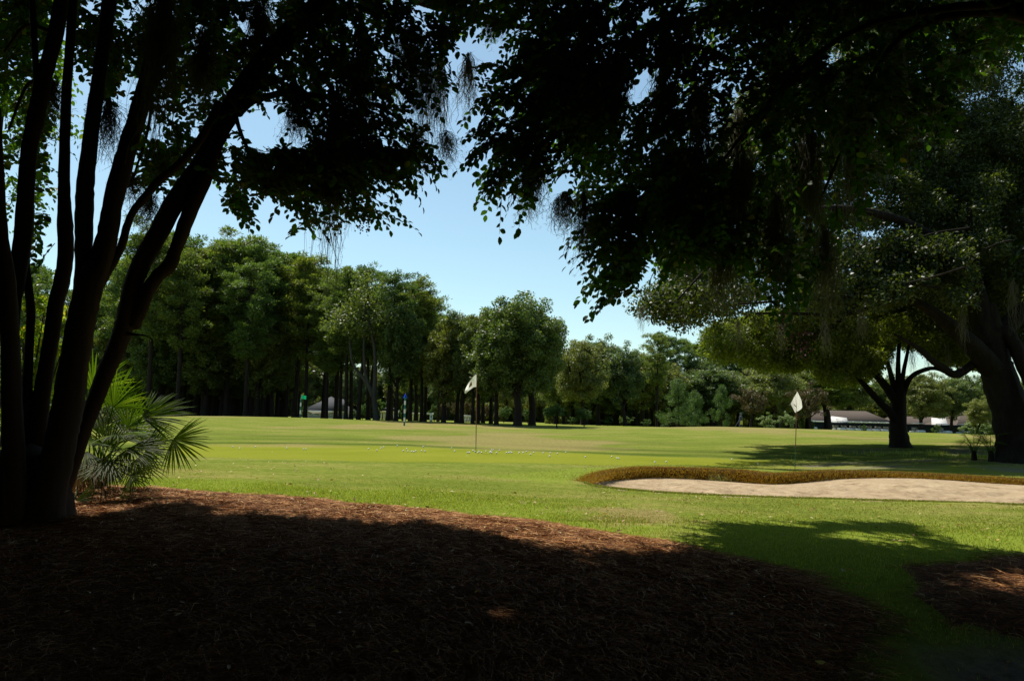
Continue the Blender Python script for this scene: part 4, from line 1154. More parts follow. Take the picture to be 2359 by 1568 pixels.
def build_oaks():
    r = rs(53)
    root = thing("live_oak", "massive live oak at the right edge with a thick dark leaning trunk", "tree")
    tr = [(2276, 700, 30), (2280, 760, 52), (2286, 812, 64), (2294, 850, 68), (2312, 905, 74), (2330, 970, 80), (2344, 1030, 94), (2350, 1062, 122), (2352, 1085, 150)]
    link("trunk", make_mesh("trunk", stem(tr, 22.0, 21.8, r, sides=16, rough=.06), MT['oak_bark'], True), root)
    limbs = [([(1700, 700, 5), (1850, 690, 8), (1980, 680, 14), (2090, 690, 20), (2150, 720, 28), (2205, 765, 38), (2252, 808, 48), (2286, 850, 56)], 20, 21.8),
             ([(2060, 770, 6), (2117, 804, 12), (2145, 829, 15), (2172, 848, 17), (2200, 862, 19), (2235, 842, 20), (2268, 815, 26)], 21, 22),
             ([(2230, 480, 14), (2235, 560, 24), (2240, 640, 38), (2255, 720, 52), (2268, 790, 60)], 22, 22),
             ([(2420, 980, 40), (2385, 900, 36), (2358, 845, 32), (2335, 790, 32), (2310, 765, 36), (2285, 780, 40)], 21, 22),
             ([(2480, 560, 14), (2420, 640, 26), (2350, 720, 40), (2290, 780, 48)], 22.5, 22),
             ([(1933, 742, 7), (1966, 707, 14), (1996, 666, 18), (2040, 610, 22), (2100, 570, 24), (2180, 560, 26), (2238, 600, 30)], 20.5, 22),
             ([(1560, 690, 4), (1650, 600, 7), (1780, 520, 11), (1900, 480, 15), (2050, 500, 20), (2180, 560, 24)], 20, 21.5),
             ([(1740, 722, 5), (1800, 721, 8), (1870, 724, 9), (1940, 728, 10), (2020, 700, 14)], 20.5, 21)]
    for p, a, b in limbs:
        link("limb", make_mesh("limb", stem(p, a, b, r, sides=9, rough=.06), MT['oak_bark'], True), root)
    poly = [(1468, 702), (1500, 655), (1530, 560), (1600, 400), (1700, 220), (1830, 60), (1960, -80), (2560, -80), (2560, 720), (2345, 700), (2290, 640), (2200, 640), (2120, 650), (2080, 690), (2010, 700), (1960, 745), (1880, 742), (1800, 735), (1740, 742), (1660, 725), (1590, 742), (1540, 748), (1500, 722)]
    C, R = crown_clusters(poly, 1300, 18.5, 31, r, .28, .75, 18.2)
    Cb, Rb = crown_clusters([(2080, 300), (2600, 200), (2600, 740), (2340, 740), (2290, 690), (2200, 650), (2100, 640)], 480, 23, 36, r, .35, .9, 18.2)
    Cc, Rc = crown_clusters([(2080, 600), (2600, 600), (2600, 870), (2390, 870), (2345, 800), (2290, 740), (2200, 720), (2120, 700)], 300, 24, 34, r, .3, .8, 18.2)
    Cd, Rd = crown_clusters([(1980, 540), (2240, 540), (2250, 720), (2190, 700), (2100, 660), (2060, 720), (1990, 740)], 90, 19, 21.5, r, .28, .6, 17.6)
    Cc = np.concatenate([Cc, Cd]); Rc = np.concatenate([Rc, Rd])
    Cb = np.concatenate([Cb, Cc]); Rb = np.concatenate([Rb, Rc])
    C = np.concatenate([C, Cb]); R = np.concatenate([R, Rb])
    C2 = [pt(a, b, c) for a, b, c in [(1485, 700, 20.5), (1510, 715, 20.8), (1545, 720, 20.4), (1530, 680, 20.7), (1570, 735, 20.5), (1600, 720, 21), (1640, 715, 20.2), (1580, 690, 21.5), (1620, 680, 20.2), (1690, 715, 20.8),
                                      (1930, 560, 21), (1960, 600, 20.6), (1900, 610, 20.6), (1985, 640, 20.4), (1870, 660, 20.2), (1940, 660, 20.2), (2000, 500, 21.6), (2060, 420, 22.6), (2120, 330, 23.6), (2180, 250, 24.6), (2080, 550, 21.2), (2150, 470, 22)]]
    C = np.concatenate([C, C2]); R = np.concatenate([R, np.full(len(C2), .55)])
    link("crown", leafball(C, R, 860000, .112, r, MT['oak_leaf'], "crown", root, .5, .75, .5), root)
    twigs = []
    for k in range(90):
        i = r.randint(len(C)); e = C[i] + r.normal(0, .4, 3); b = C[i] + np.array([r.uniform(.6, 2.4), r.normal(0, .8), r.uniform(-.2, .6)])
        twigs += tube(smooth_path([e, (e + b) / 2 + r.normal(0, .15, 3), b], 3), np.linspace(.012, .035, 7), 5)
    link("twigs", make_mesh("twigs", twigs, MT['oak_bark']), root)["kind"] = "stuff"

    root = thing("live_oak", "smaller live oak standing in sunlight left of the massive oak", "tree")
    tr = [(2072, 880, 18), (2070, 905, 30), (2068, 930, 35), (2067, 970, 38), (2068, 1000, 42), (2071, 1022, 48), (2073, 1036, 66)]
    link("trunk", make_mesh("trunk", stem(tr, 30, 30, r, sides=14, rough=.05), MT['oak_bark'], True), root)
    limbs = [([(1960, 850, 6), (1993, 889, 14), (2007, 905, 16), (2030, 930, 17), (2052, 952, 20), (2064, 975, 22)], 29, 30),
             ([(1930, 790, 5), (1970, 815, 12), (1996, 842, 16), (2014, 860, 17), (2038, 888, 20), (2060, 920, 24)], 29.5, 30),
             ([(2078, 740, 5), (2070, 800, 9), (2068, 850, 12), (2069, 905, 16)], 30.5, 30),
             ([(2100, 760, 5), (2088, 820, 8), (2080, 860, 10), (2074, 910, 14)], 30, 30),
             ([(2185, 862, 6), (2153, 848, 9), (2125, 853, 11), (2100, 866, 12), (2086, 888, 14), (2076, 918, 17)], 29.5, 30),
             ([(2000, 740, 5), (2030, 800, 9), (2048, 850, 12), (2060, 900, 16)], 31, 30)]
    for p, a, b in limbs:
        link("limb", make_mesh("limb", stem(p, a, b, r, sides=8, rough=.06), MT['oak_bark'], True), root)
    poly = [(1590, 800), (1640, 745), (1760, 715), (1900, 690), (2050, 650), (2180, 680), (2290, 740), (2330, 820), (2260, 850), (2180, 845), (2120, 805), (2060, 800), (2010, 870), (1960, 890), (1900, 882), (1880, 845), (1790, 860), (1700, 835), (1640, 830)]
    C, R = crown_clusters(poly, 520, 27, 35, r, .28, .7, 25.8)
    C3 = [pt(a, b, c) for a, b, c in [(1910, 800, 27), (1940, 780, 27), (1980, 760, 27), (1930, 840, 27.4), (1900, 850, 27.5), (2020, 770, 27), (2060, 750, 27.4), (1880, 820, 27.6), (1960, 820, 27.2), (2140, 790, 27.5), (2180, 770, 28)]]
    C = np.concatenate([C, C3]); R = np.concatenate([R, np.full(len(C3), .6)])
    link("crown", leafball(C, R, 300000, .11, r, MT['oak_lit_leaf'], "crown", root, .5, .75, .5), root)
    for px, py, w, L, d, lab in [(2118, 850, 0, 0, 0, "")][:0] + [
            (2135, 790, 16, 70, 28.5, "pale moss strand in the gap between the two oaks, right of the smaller trunk"),
            (2100, 800, 14, 60, 28.5, "moss strand over the fork of the smaller oak"),
            (2052, 800, 16, 75, 28.5, "moss strand left of the smaller oak's upper limbs"),
            (2180, 790, 14, 80, 27, "thin moss strand hanging nearest the massive oak trunk"),
            (2215, 700, 20, 100, 20.5, "moss hanging beside the fork of the massive oak"),
            (2330, 640, 22, 120, 20.5, "moss hanging right of the massive oak's fork"),
            (1985, 700, 22, 90, 20, "moss under the curved limb of the massive oak"),
            (1900, 735, 20, 90, 20, "moss hanging left of the massive oak's curved limb"),
            (1700, 735, 18, 70, 20, "moss below the left part of the massive oak's crown"),
            (1800, 725, 20, 100, 20, "moss under the level limb of the massive oak"),
            (1478, 700, 8, 60, 20, "faint moss thread at the far left tip of the massive oak")]:
        p = pt(px, py, d)
        o = link("spanish_moss", moss_mesh(max(.12, w / FPX * d), L / FPX * d, r, 60), None, p)
        tag(o, lab, "moss", "Spanish moss hanging on the right oaks")
build_oaks()

# ------------------------------------------------------------------ far trees: one mesh set per kind, every tree its own object
PROTO = {}
def proto_pine(k):
    r = rs(100 + k); H = 22.0
    sway = r.normal(0, .35, 2)
    tp = smooth_path([(0, 0, -.3), (sway[0] * .2, sway[1] * .2, 5), (sway[0] * .7, sway[1] * .7, 11), (sway[0], sway[1], 17), (sway[0] * .8, sway[1] * .8, 21.2)], 4)
    R = np.interp(tp[:, 2], [-.3, .6, 8, 21], [.42, .30, .24, .05])
    parts = tube(tp, R, 9, .04, r)
    cs = []
    lo = r.uniform(.36, .48)
    for b in range(42):
        t = (b + r.rand()) / 42
        z = H * (lo + (.97 - lo) * t)
        prof = math.sqrt(max(.02, 1 - (abs(t - .55) / .62) ** 2)) * r.uniform(.5, 1.15)
        L = 3.9 * prof
        a = b * 2.4 + r.normal(0, .3)
        c0 = np.array([np.interp(z, tp[:, 2], tp[:, 0]), np.interp(z, tp[:, 2], tp[:, 1]), z])
        e = c0 + np.array([math.cos(a) * L, math.sin(a) * L, L * r.uniform(.1, .45)])
        m = (c0 + e) / 2 + np.array([0, 0, -.12 * L])
        parts += tube(smooth_path([c0, m, e], 3), np.linspace(.07, .025, 7), 4)
        for q in range(5):
            s = r.uniform(.40, 1.10)
            cs.append(c0 * (1 - s) + e * s + r.normal(0, .35, 3) * np.array([1, 1, .5]))
    for q in range(8):
        cs.append(np.array([sway[0] * .8, sway[1] * .8, H * .96]) + r.normal(0, .7, 3) * np.array([1, 1, .5]))
    cs = np.array(cs)
    n = 17000
    ci = r.randint(0, len(cs), n)
    off = r.normal(0, 1, (n, 3)) * np.array([.27, .27, .15])
    P = cs[ci] + off
    A = vnorm(off) + np.array([0, 0, .25]) + r.normal(0, .25, (n, 3))
    V, F = leaves(P, A, rand_unit(r, n) + np.array([0, 0, .6]), r.uniform(.28, .48, n), r.uniform(.08, .15, n), T_MID)
    return make_mesh("trunk", parts, MT['pine_bark'], True), make_mesh("crown", [(V, F)], MT['pine_leaf']), H

def proto_broad(k, H=16.0, W=9.5, leaf='broad_leaf', bark='pine_bark', crown_lo=.15, n=32000, nl=280, lsize=.31, tr=.36, lean=.0, fork=True):
    r = rs(200 + k)
    zc = H * (1 + crown_lo) / 2; rz = H * (1 - crown_lo) / 2
    sx = r.normal(0, .3 + lean)
    tp = smooth_path([(0, 0, -.3), (sx * .3, 0, H * .15), (sx, r.normal(0, .2), H * .35), (sx * 1.2, 0, H * .6)], 4)
    parts = tube(tp, np.interp(tp[:, 2], [-.3, .5, H * .6], [tr * 1.5, tr, tr * .35]), 9, .05, r)
    cs, rd = [], []
    for q in range(nl):
        u = vnorm(r.normal(size=3)); s = r.uniform(.35, .9)
        prof = .82 + .18 * r.rand()
        lump = .86 + .15 * math.sin(3 * math.atan2(u[1], u[0]) + k) * math.cos(2.5 * u[2] + k * 2)
        c = np.array([sx, 0, zc]) + u * np.array([W / 2, W / 2, rz]) * s * prof * lump * 1.12
        if c[2] < H * crown_lo: c[2] = H * crown_lo + r.rand() * H * .1
        cs.append(c); rd.append(W * r.uniform(.040, .088))
    if fork:
        for q in range(9):
            e = cs[(q * 5) % nl]; b = tp[5 + q % 6]
            parts += tube(smooth_path([b, (b + e) / 2 + r.normal(0, .3, 3), e], 3), np.linspace(tr * .45, .04, 7), 5)
    crown = leafball(cs, rd, n, lsize, r, MT[leaf], "crown", None, .55, .85, .45, T_MID, .6)
    return make_mesh("trunk", parts, MT[bark], True), crown, H

def proto_cypress(k):
    r = rs(300 + k); H = 9.0
    cs, rd = [], []
    for q in range(75):
        t = r.rand() ** .8; a = r.rand() * 6.28; R = 2.6 * (1 - t ** 1.7) ** .6 * r.uniform(.3, 1.12)
        cs.append([math.cos(a) * R, math.sin(a) * R, .5 + t * 8.0]); rd.append(.35 + .45 * r.rand())
    tp = np.array([[0, 0, -.3], [0, 0, 2], [0, 0, 5], [0, 0, 8.3]])
    return make_mesh("trunk", tube(tp, [.22, .16, .1, .03], 8), MT['pine_bark'], True), leafball(cs, rd, 14000, .17, r, MT['bright_leaf'], "crown", None, .4, 1.1, .2), H

def get_proto(kind, k):
    key = (kind, k)
    if key not in PROTO:
        if kind == 'pine': PROTO[key] = proto_pine(k)
        elif kind == 'broad': PROTO[key] = proto_broad(k)
        elif kind == 'gray': PROTO[key] = proto_broad(20 + k, 15, 9.5, 'gray_leaf', 'pine_bark', .14, 28000, 240, .28, .3, .5)
        elif kind == 'round': PROTO[key] = proto_broad(40 + k, 17, 10.5, 'broad_leaf', 'pine_bark', .13, 56000, 480, .28, .42)
        elif kind == 'bush': PROTO[key] = proto_broad(50 + k, 3.2, 3.6, 'bright_leaf', 'pine_bark', .04, 4200, 30, .14, .07)
        elif kind == 'oleander': PROTO[key] = proto_broad(60 + k, 4.0, 4.6, 'oleander_leaf', 'pine_bark', .03, 5200, 34, .16, .07)
        elif kind == 'magnolia': PROTO[key] = proto_broad(70 + k, 8, 7.2, 'rusty_leaf', 'pine_bark', .16, 9000, 60, .20, .2)
        elif kind == 'redbush': PROTO[key] = proto_broad(80 + k, 2.4, 2.0, 'bloom', 'pine_bark', .10, 1500, 20, .13, .05)
        elif kind == 'thicket': PROTO[key] = proto_broad(95 + k, 7, 9, 'broad_leaf', 'pine_bark', .02, 16000, 80, .26, .12)
        elif kind == 'cypress': PROTO[key] = proto_cypress(k)
        elif kind == 'smalltree': PROTO[key] = proto_broad(90 + k, 4.6, 4.4, 'bright_leaf', 'pine_bark', .26, 5000, 40, .17, .10)
    return PROTO[key]
NAMES = {'pine': ('pine_tree', 'tree'), 'broad': ('broadleaf_tree', 'tree'), 'gray': ('broadleaf_tree', 'tree'), 'round': ('oak_tree', 'tree'), 'bush': ('bush', 'bush'), 'oleander': ('oleander_bush', 'bush'),
         'magnolia': ('magnolia_tree', 'tree'), 'redbush': ('flowering_bush', 'bush'), 'thicket': ('thicket_bush', 'bush'), 'cypress': ('cypress_tree', 'tree'), 'smalltree': ('small_tree', 'tree')}
RT = rs(61)
def plant(kind, k, px, top, d, label, group=None, wpx=None):
    """a tree standing in column px at distance d whose top reaches the row top"""
    x, y, z = gx(px, d)
    tm, cm, H = get_proto(kind, k)
    if wpx and kind in ('broad', 'gray'): wpx = wpx * 1.22
    ztop = pt(px, top, d)[2]
    s = max(.25, (ztop - z) / H)
    sx = s
    if wpx is not None:
        bw = {'pine': 7.0, 'broad': 9.5, 'gray': 9.5, 'round': 10.5, 'bush': 3.6, 'oleander': 4.6, 'magnolia': 7.2, 'redbush': 2.0, 'cypress': 5.2, 'thicket': 9.0, 'smalltree': 4.4}[kind]
        sx = wpx / FPX * d / bw
    nm, cat = NAMES[kind]
    if kind == 'thicket':
        s = (ztop - z) / (H * .72); z -= .28 * H * s
    o = thing(nm, label, cat, (x, y, z - .05), RT.rand() * 6.28 if kind != 'smalltree' else 0, group, (sx, sx, s))
    link("trunk", tm, o); link("crown", cm, o)
    return o

SIL = np.array([(-200, 560), (150, 600), (230, 610), (262, 590), (300, 540), (335, 515), (370, 528), (410, 572), (440, 582), (475, 560), (520, 545), (560, 548), (600, 572), (690, 588), (740, 618), (790, 622), (820, 610), (880, 626), (950, 648), (1000, 686), (1030, 706), (1060, 700), (1100, 682)])
def sil(px): return float(np.interp(px, SIL[:, 0], SIL[:, 1]))

def build_wood():
    r = rs(67)
    front_left = [262, 284, 300, 322, 338, 352, 370, 388, 406, 420, 434, 451, 465, 480, 490, 507, 518, 532, 546, 563, 577, 591, 605, 616, 636, 647, 656]
    for i, px in enumerate(front_left):
        plant('pine', i % 7, px, sil(px) + r.uniform(-4, 70) * (i % 2) + 4, r.uniform(74, 96), "tall pine with bare dark trunk crowded in the wood left of the green range flag", "pines crowded left of the green flag")
    named = [(676.5, 82, "thick dark pine trunk just left of the green range flag", 'pine'), (702, 80, "slim dark pine just right of the green range flag", 'pine'),
             (742.5, 92, "dark pine in front of the left end of the gray house roof", 'pine'), (751, 78, "dark pine over the middle of the gray house", 'pine'), (772, 84, "slender pine before the right part of the gray house roof", 'pine'),
             (782, 78, "dark pine before the right end of the gray house", 'pine'), (796, 74, "thick dark pine first to the right of the gray house", 'pine'), (808, 84, "slim pine second to the right of the gray house", 'pine'),
             (825, 74, "dark pine third to the right of the gray house", 'pine'), (846, 76, "dark pine just left of the pale forked trunk", 'pine'), (892, 70, "thin dark pine right of the pale forked trunk, over the small pavilion", 'pine'),
             (911, 70, "dark flared trunk between the small pavilion and the blue flag", 'broad'), (943.5, 74, "thick dark trunk right behind the blue flag", 'pine'), (957, 80, "slanting dark trunk second right of the blue flag", 'broad'),
             (970.5, 76, "dark pine third right of the blue flag", 'pine'), (978, 78, "slim dark pine by the short striped range pole", 'pine')]
    for i, (px, d, lab, kind) in enumerate(named):
        plant(kind, i % 7 if kind == 'pine' else i % 4, px, sil(px) + (0 if i % 2 == 0 else r.uniform(8, 70)), d, lab, "trees of the wood behind the range flags", 110 if kind == 'broad' else None)
    lean = [(1021, 70, "leaning dark tree left of the white flag", 120, 702), (1052, 76, "dark tree second left of the white flag", 110, 705), (1063, 70, "thick dark double trunked tree just left of the white flag", 120, 690),
            (1088, 68, "dark tree whose trunk stands just left of the white flag pole", 100, 700), (1100, 70, "dark tree directly behind the white flag pole", 110, 684), (1112, 76, "slim dark tree first right of the white flag pole", 100, 700),
            (1130, 72, "leaning slim tree second right of the white flag pole", 100, 690), (1143, 66, "dark stout tree left of the big round oak", 120, 690)]
    for i, (px, d, lab, w, top) in enumerate(lean):
        plant('broad', i % 5, px, top + 6, d, lab, "broadleaf trees around the white flag", w)
    plant('round', 0, 1192, 655, 64, "big round crowned oak right of the white flag", None, 250)
    plant('round', 1, 1225, 672, 68, "oak merging into the right side of the big round crown", None, 200)
    # pale sycamore with a forked trunk
    x, y, z = gx(864, 70)
    root = thing("sycamore_tree", "pale gray forked tree trunk standing out in the dark wood", "tree", group=None)
    for p, nm in [([(846, 640, 3), (850, 740, 6), (862, 800, 8), (864, 860, 10), (862, 915, 13), (866, 950, 15), (867, 974, 22)], "trunk"),
                  ([(800, 720, 3), (806, 790, 5), (812, 835, 6), (828, 860, 8), (848, 885, 10), (858, 910, 11)], "limb"), ([(842, 700, 3), (838, 790, 5), (840, 850, 7), (850, 890, 9), (858, 912, 10)], "limb")]:
        link(nm, make_mesh(nm, stem(p, 69, 69, r, sides=8), MT['pale_bark'], True), root)
    C = [pt(a, b, 69 + r.normal(0, 1.5)) for a, b in [(800, 720), (830, 690), (846, 650), (870, 700), (820, 750), (860, 760), (890, 730), (780, 740), (845, 720)]]
    link("crown", leafball(C, np.full(9, 1.5), 5000, .26, r, MT['broad_leaf'], "crown", None, .55, .8), root)
    # deeper rows of the wood
    for i in range(46):
        px = -60 + i * 26 + r.uniform(-8, 8)
        if px < 650 or (px < 1010 and i % 3):
            plant('pine' if i % 3 else 'broad', i % 7 if i % 3 else i % 5, px, sil(px) + r.uniform(20, 110), r.uniform(96, 118), "tree deep inside the left wood, dark against the others", "trees deep inside the left wood", None if i % 3 else 150)
    for i in range(44):
        px = 235 + i * 18 + r.uniform(-8, 8)
        if px > 655: continue
        plant('broad', i % 5, px, 720 + r.uniform(-50, 80) - 30 * (px > 700), r.uniform(80, 104), "dark bushy understorey tree below the tall pines", "understorey trees of the left wood", r.uniform(90, 150))
    # beyond the wood: lit garden trees and bushes
    for i in range(26):
        px = 380 + i * 36 + r.uniform(-10, 10)
        plant(['gray', 'broad'][i % 2], i % 3, px, 838 + r.uniform(-25, 35), r.uniform(162, 188), "sunlit garden tree beyond the wood, seen between trunks", "garden trees beyond the wood", r.uniform(60, 100))
    for i, (px, top, w) in enumerate([(640, 935, 26), (700, 930, 22), (812, 938, 24), (834, 925, 34), (880, 915, 40), (902, 930, 26), (925, 925, 30), (960, 920, 34), (1000, 925, 40), (1016, 915, 40), (1046, 920, 36), (1080, 915, 40), (1115, 925, 34), (1160, 930, 40), (1215, 935, 36), (1265, 930, 34)]):
        plant('magnolia' if i in (9, 10, 11, 12) else 'bush', i % 2, px, top, 128, "green bush beyond the wood near the gray house" if px < 840 else ("rusty leaved bush seen between the trunks by the white flag" if i in (9, 10, 11, 12) else "green bush in the sun beyond the wood, right of the gray house"),
              "bushes beyond the wood", w)
    for i, (px, top) in enumerate([(706, 815), (726, 800), (748, 805), (775, 815), (835, 830)]):
        plant(['broad', 'gray'][i % 2], i % 3, px, top, 172, 'tall garden tree rising behind the gray house', 'garden trees behind the gray house', 62)
    plant('redbush', 0, 662, 940, 100, "bush of red blossom left of the green flag, the farther from it", "red flowering bushes", 9)
    plant('redbush', 0, 685, 944, 100, "bush of red blossom touching the green flag pole", "red flowering bushes", 9)
build_wood()

def build_right_trees():
    r = rs(71)
    L = [
        ('gray', 0, 1345, 762, 84, "grayish loose crowned tree first right of the big round oak", 120), ('gray', 1, 1378, 752, 92, "grayish tree with leaning double trunk right of the small sunlit tree", 120),
        ('gray', 2, 1440, 770, 88, "grayish moss hung tree at right of centre", 120), ('gray', 0, 1300, 800, 96, "lower grayish tree squeezed beside the big round oak", 110),
        ('broad', 1, 1480, 800, 100, "mid green tree left of the tall bare trunk", 110),
        ('pine', 2, 1512, 768, 90, "tall straight pine with long bare pale trunk left of the bright cypress", None),
        ('pine', 4, 1545, 772, 118, "open crowned pine on the skyline, left one above the bright cypress", None), ('pine', 5, 1578, 782, 122, "open crowned pine on the skyline, middle one above the bright cypress", None),
        ('pine', 1, 1602, 790, 126, "open crowned pine on the skyline, nearest to the oak's hanging crown", None),
        ('cypress', 0, 1562, 868, 74, "bright green conical cypress at right of centre", 86), ('cypress', 1, 1602, 895, 80, "bright green conical tree close behind the right side of the cypress", 60), ('cypress', 2, 1662, 885, 84, "narrow bright green conical tree left of the rusty magnolia", 56),
        ('magnolia', 0, 1728, 880, 72, "rusty bronze leaved magnolia left of the right hand white flag", 100), ('magnolia', 1, 1868, 872, 74, "rusty bronze leaved magnolia behind the right hand white flag", 120),
        ('gray', 1, 1640, 830, 108, "gray green tree behind the narrow conical tree", 120), ('gray', 2, 1790, 820, 100, "gray green tree between the two rusty magnolias", 130), ('broad', 2, 1700, 800, 118, "mid green tree high behind the left magnolia", 130),
        ('broad', 3, 1860, 800, 116, "mid green tree high behind the right magnolia", 140), ('pine', 3, 1908, 830, 110, "dark pine whose trunk stands left of the row of golf carts", 190),
        ('broad', 0, 1960, 820, 175, "tree beyond the clubhouse left of the smaller oak", 120), ('gray', 0, 2118, 845, 128, "gray green spreading tree right of the smaller oak's trunk, before the roofs", 120), ('gray', 1, 2190, 850, 132, "gray green spreading tree second right of the smaller oak", 110),
        ('gray', 2, 2246, 905, 100, "small twisty tree just left of the massive oak trunk", 70), ('broad', 4, 2330, 860, 130, "mid green tree beyond the massive oak trunk at the edge", 160),
        ('broad', 1, 2060, 850, 190, "tree beyond the clubhouse roof behind the smaller oak", 120), ('broad', 2, 2250, 850, 190, "tree beyond the chimney at the far right", 120), ('broad', 3, 1540, 850, 140, "dark tree filling behind the bright cypress", 130),
        ('broad', 0, 1420, 830, 130, "dark tree low behind the moss hung tree", 130), ('broad', 4, 1330, 850, 140, "dark tree low behind the small sunlit tree", 130), ('broad', 1, 1620, 880, 150, "dark tree low behind the conical trees", 110), ('broad', 2, 1750, 880, 150, "dark tree low behind the left magnolia", 120),
        ('smalltree', 0, 1283, 920, 60, "small sunlit round tree on the slope right of the big oak", 62), ('smalltree', 1, 1345, 932, 66, "small dark round tree right of the sunlit one", 50),
        ('bush', 0, 1488, 960, 70, "low reddish bush left of the tall bare trunk", 34), ('bush', 1, 1552, 958, 68, "low bright bush at the foot of the cypress", 34), ('bush', 0, 1400, 955, 90, "low bush under the grayish trees", 40), ('bush', 1, 1440, 955, 95, "low bush under the moss hung tree", 44),
        ('bush', 0, 1318, 955, 80, "low bush between the two small round trees", 34),
        ('oleander', 0, 1768, 945, 84, "pale flowered bush left half of the clump behind the right flag", 60), ('oleander', 1, 1812, 945, 86, "pale flowered bush right half of the clump behind the right flag", 56),
        ('oleander', 0, 2240, 962, 104, "white flowered bush left of the massive trunk, larger one", 80), ('oleander', 1, 2285, 965, 108, "white flowered bush partly behind the massive trunk", 70),
        ('bush', 1, 1870, 965, 118, "small round green bush at the left end of the clubhouse roof", 20), ('bush', 0, 2155, 972, 120, "green bush below the white awning at far right", 34), ('bush', 1, 1990, 975, 122, "small bush behind the cart row", 20),
    ]
    for kind, k, px, top, d, lab, w in L:
        plant(kind, k, px, top, d, lab, "trees and bushes right of the big round oak", w)
    for i in range(22):
        px = 1285 + i * 26 + r.uniform(-8, 8)
        plant(['broad', 'gray'][i % 2], i % 3, px, 800 + r.uniform(-20, 50) + (20 if px > 1500 else 0), r.uniform(104, 124), "tree in the dense mass right of the big round oak", "tree mass right of the big round oak", r.uniform(110, 150))
    for lo, hi, st, top, d0, d1, lab in [(-200, 640, 34, 868, 104, 122, "dark undergrowth deep in the left wood"), (600, 1310, 36, 888, 168, 180, "green thicket closing the view beyond the houses"),
                                         (1290, 1850, 30, 886, 130, 142, "dark undergrowth behind the right hand trees"), (1830, 2460, 40, 900, 190, 205, "green thicket beyond the clubhouse")]:
        st *= .62
        for i in range(int((hi - lo) / st)):
            plant('thicket', i % 3, lo + i * st + r.uniform(-8, 8), top + r.uniform(-14, 14), r.uniform(d0, d1), lab, lab.replace("thicket", "thickets"), st * 4.2)
    # far tree line closing the horizon
    for i in range(34):
        px = 1180 + i * 40 + r.uniform(-12, 12)
        plant(['broad', 'gray'][i % 2], i % 4 if i % 2 == 0 else i % 3, px, 880 + r.uniform(-25, 20), r.uniform(215, 250), "distant tree of the line beyond the clubhouse", "distant trees beyond the clubhouse", r.uniform(60, 90))
    for i in range(16):
        px = -700 + i * 62 + r.uniform(-12, 12)
        plant('broad', i % 5, px, 790 + r.uniform(-25, 20), r.uniform(140, 190), "distant tree behind the wood at far left", "distant trees at far left", r.uniform(90, 130))
build_right_trees()
def build_behind():  # unseen oaks added round the back and sides to block sky fill
    r = rs(79)
    tm, cm, H = get_proto('round', 0)
    for k, (x, y, s) in enumerate([(-15, -6, .75), (-8, -14, .8), (1, -15, .85), (10, -12, .8), (15, -4, .75), (-20, 3, .7)]):
        o = thing('oak_tree', 'unseen oak added behind the camera to block light', 'tree', (x, y, tz(x, y) - 1.2), r.rand() * 6, 'unseen oaks added to block light', (s * 1.3, s * 1.3, s))
        link('trunk', tm, o); link('crown', cm, o)
build_behind()

# ------------------------------------------------------------------ buildings
def px_span(px0, px1, d):
    return gx(px0, d)[0], gx(px1, d)[0]

def gable(root, x0, x1, y0, y1, zg, ze, zr, over=.5, hip=0.0, roof='shingle', wall='siding', wins=0):
    link("wall", make_mesh("wall", [box(x0, x1, y0, y1, zg - .3, ze)], MT[wall]), root)
    ym = (y0 + y1) / 2; t = .18
    X0, X1, Y0, Y1 = x0 - over, x1 + over, y0 - over, y1 + over
    V = np.array([[X0, Y0, ze], [X1, Y0, ze], [X1, Y1, ze], [X0, Y1, ze], [X0 + hip, ym, zr], [X1 - hip, ym, zr],
                  [X0, Y0, ze - t], [X1, Y0, ze - t], [X1, Y1, ze - t], [X0, Y1, ze - t]])
    parts = [(V, np.array([[0, 1, 5, 4], [2, 3, 4, 5], [6, 7, 1, 0], [7, 8, 2, 1], [8, 9, 3, 2], [9, 6, 0, 3], [9, 8, 7, 6]])), (V, np.array([[3, 0, 4], [1, 2, 5]]))]
    link("roof", make_mesh("roof", parts, MT[roof]), root)
    link("fascia", make_mesh("fascia", [box(X0 - .03, X1 + .03, Y0 - .06, Y0 - .005, ze - t - .04, ze + .02)], MT['white']), root)
    for k in range(wins):
        c = x0 + (k + .5) * (x1 - x0) / wins
        w = link("window", make_mesh("window", [box(c - .62, c + .62, y0 - .05, y0 + .02, zg + .8, ze - .5)], MT['white']), root)
        link("pane", make_mesh("pane", [box(c - .5, c + .5, y0 - .07, y0 - .052, zg + .92, ze - .62)], MT['glass']), w)

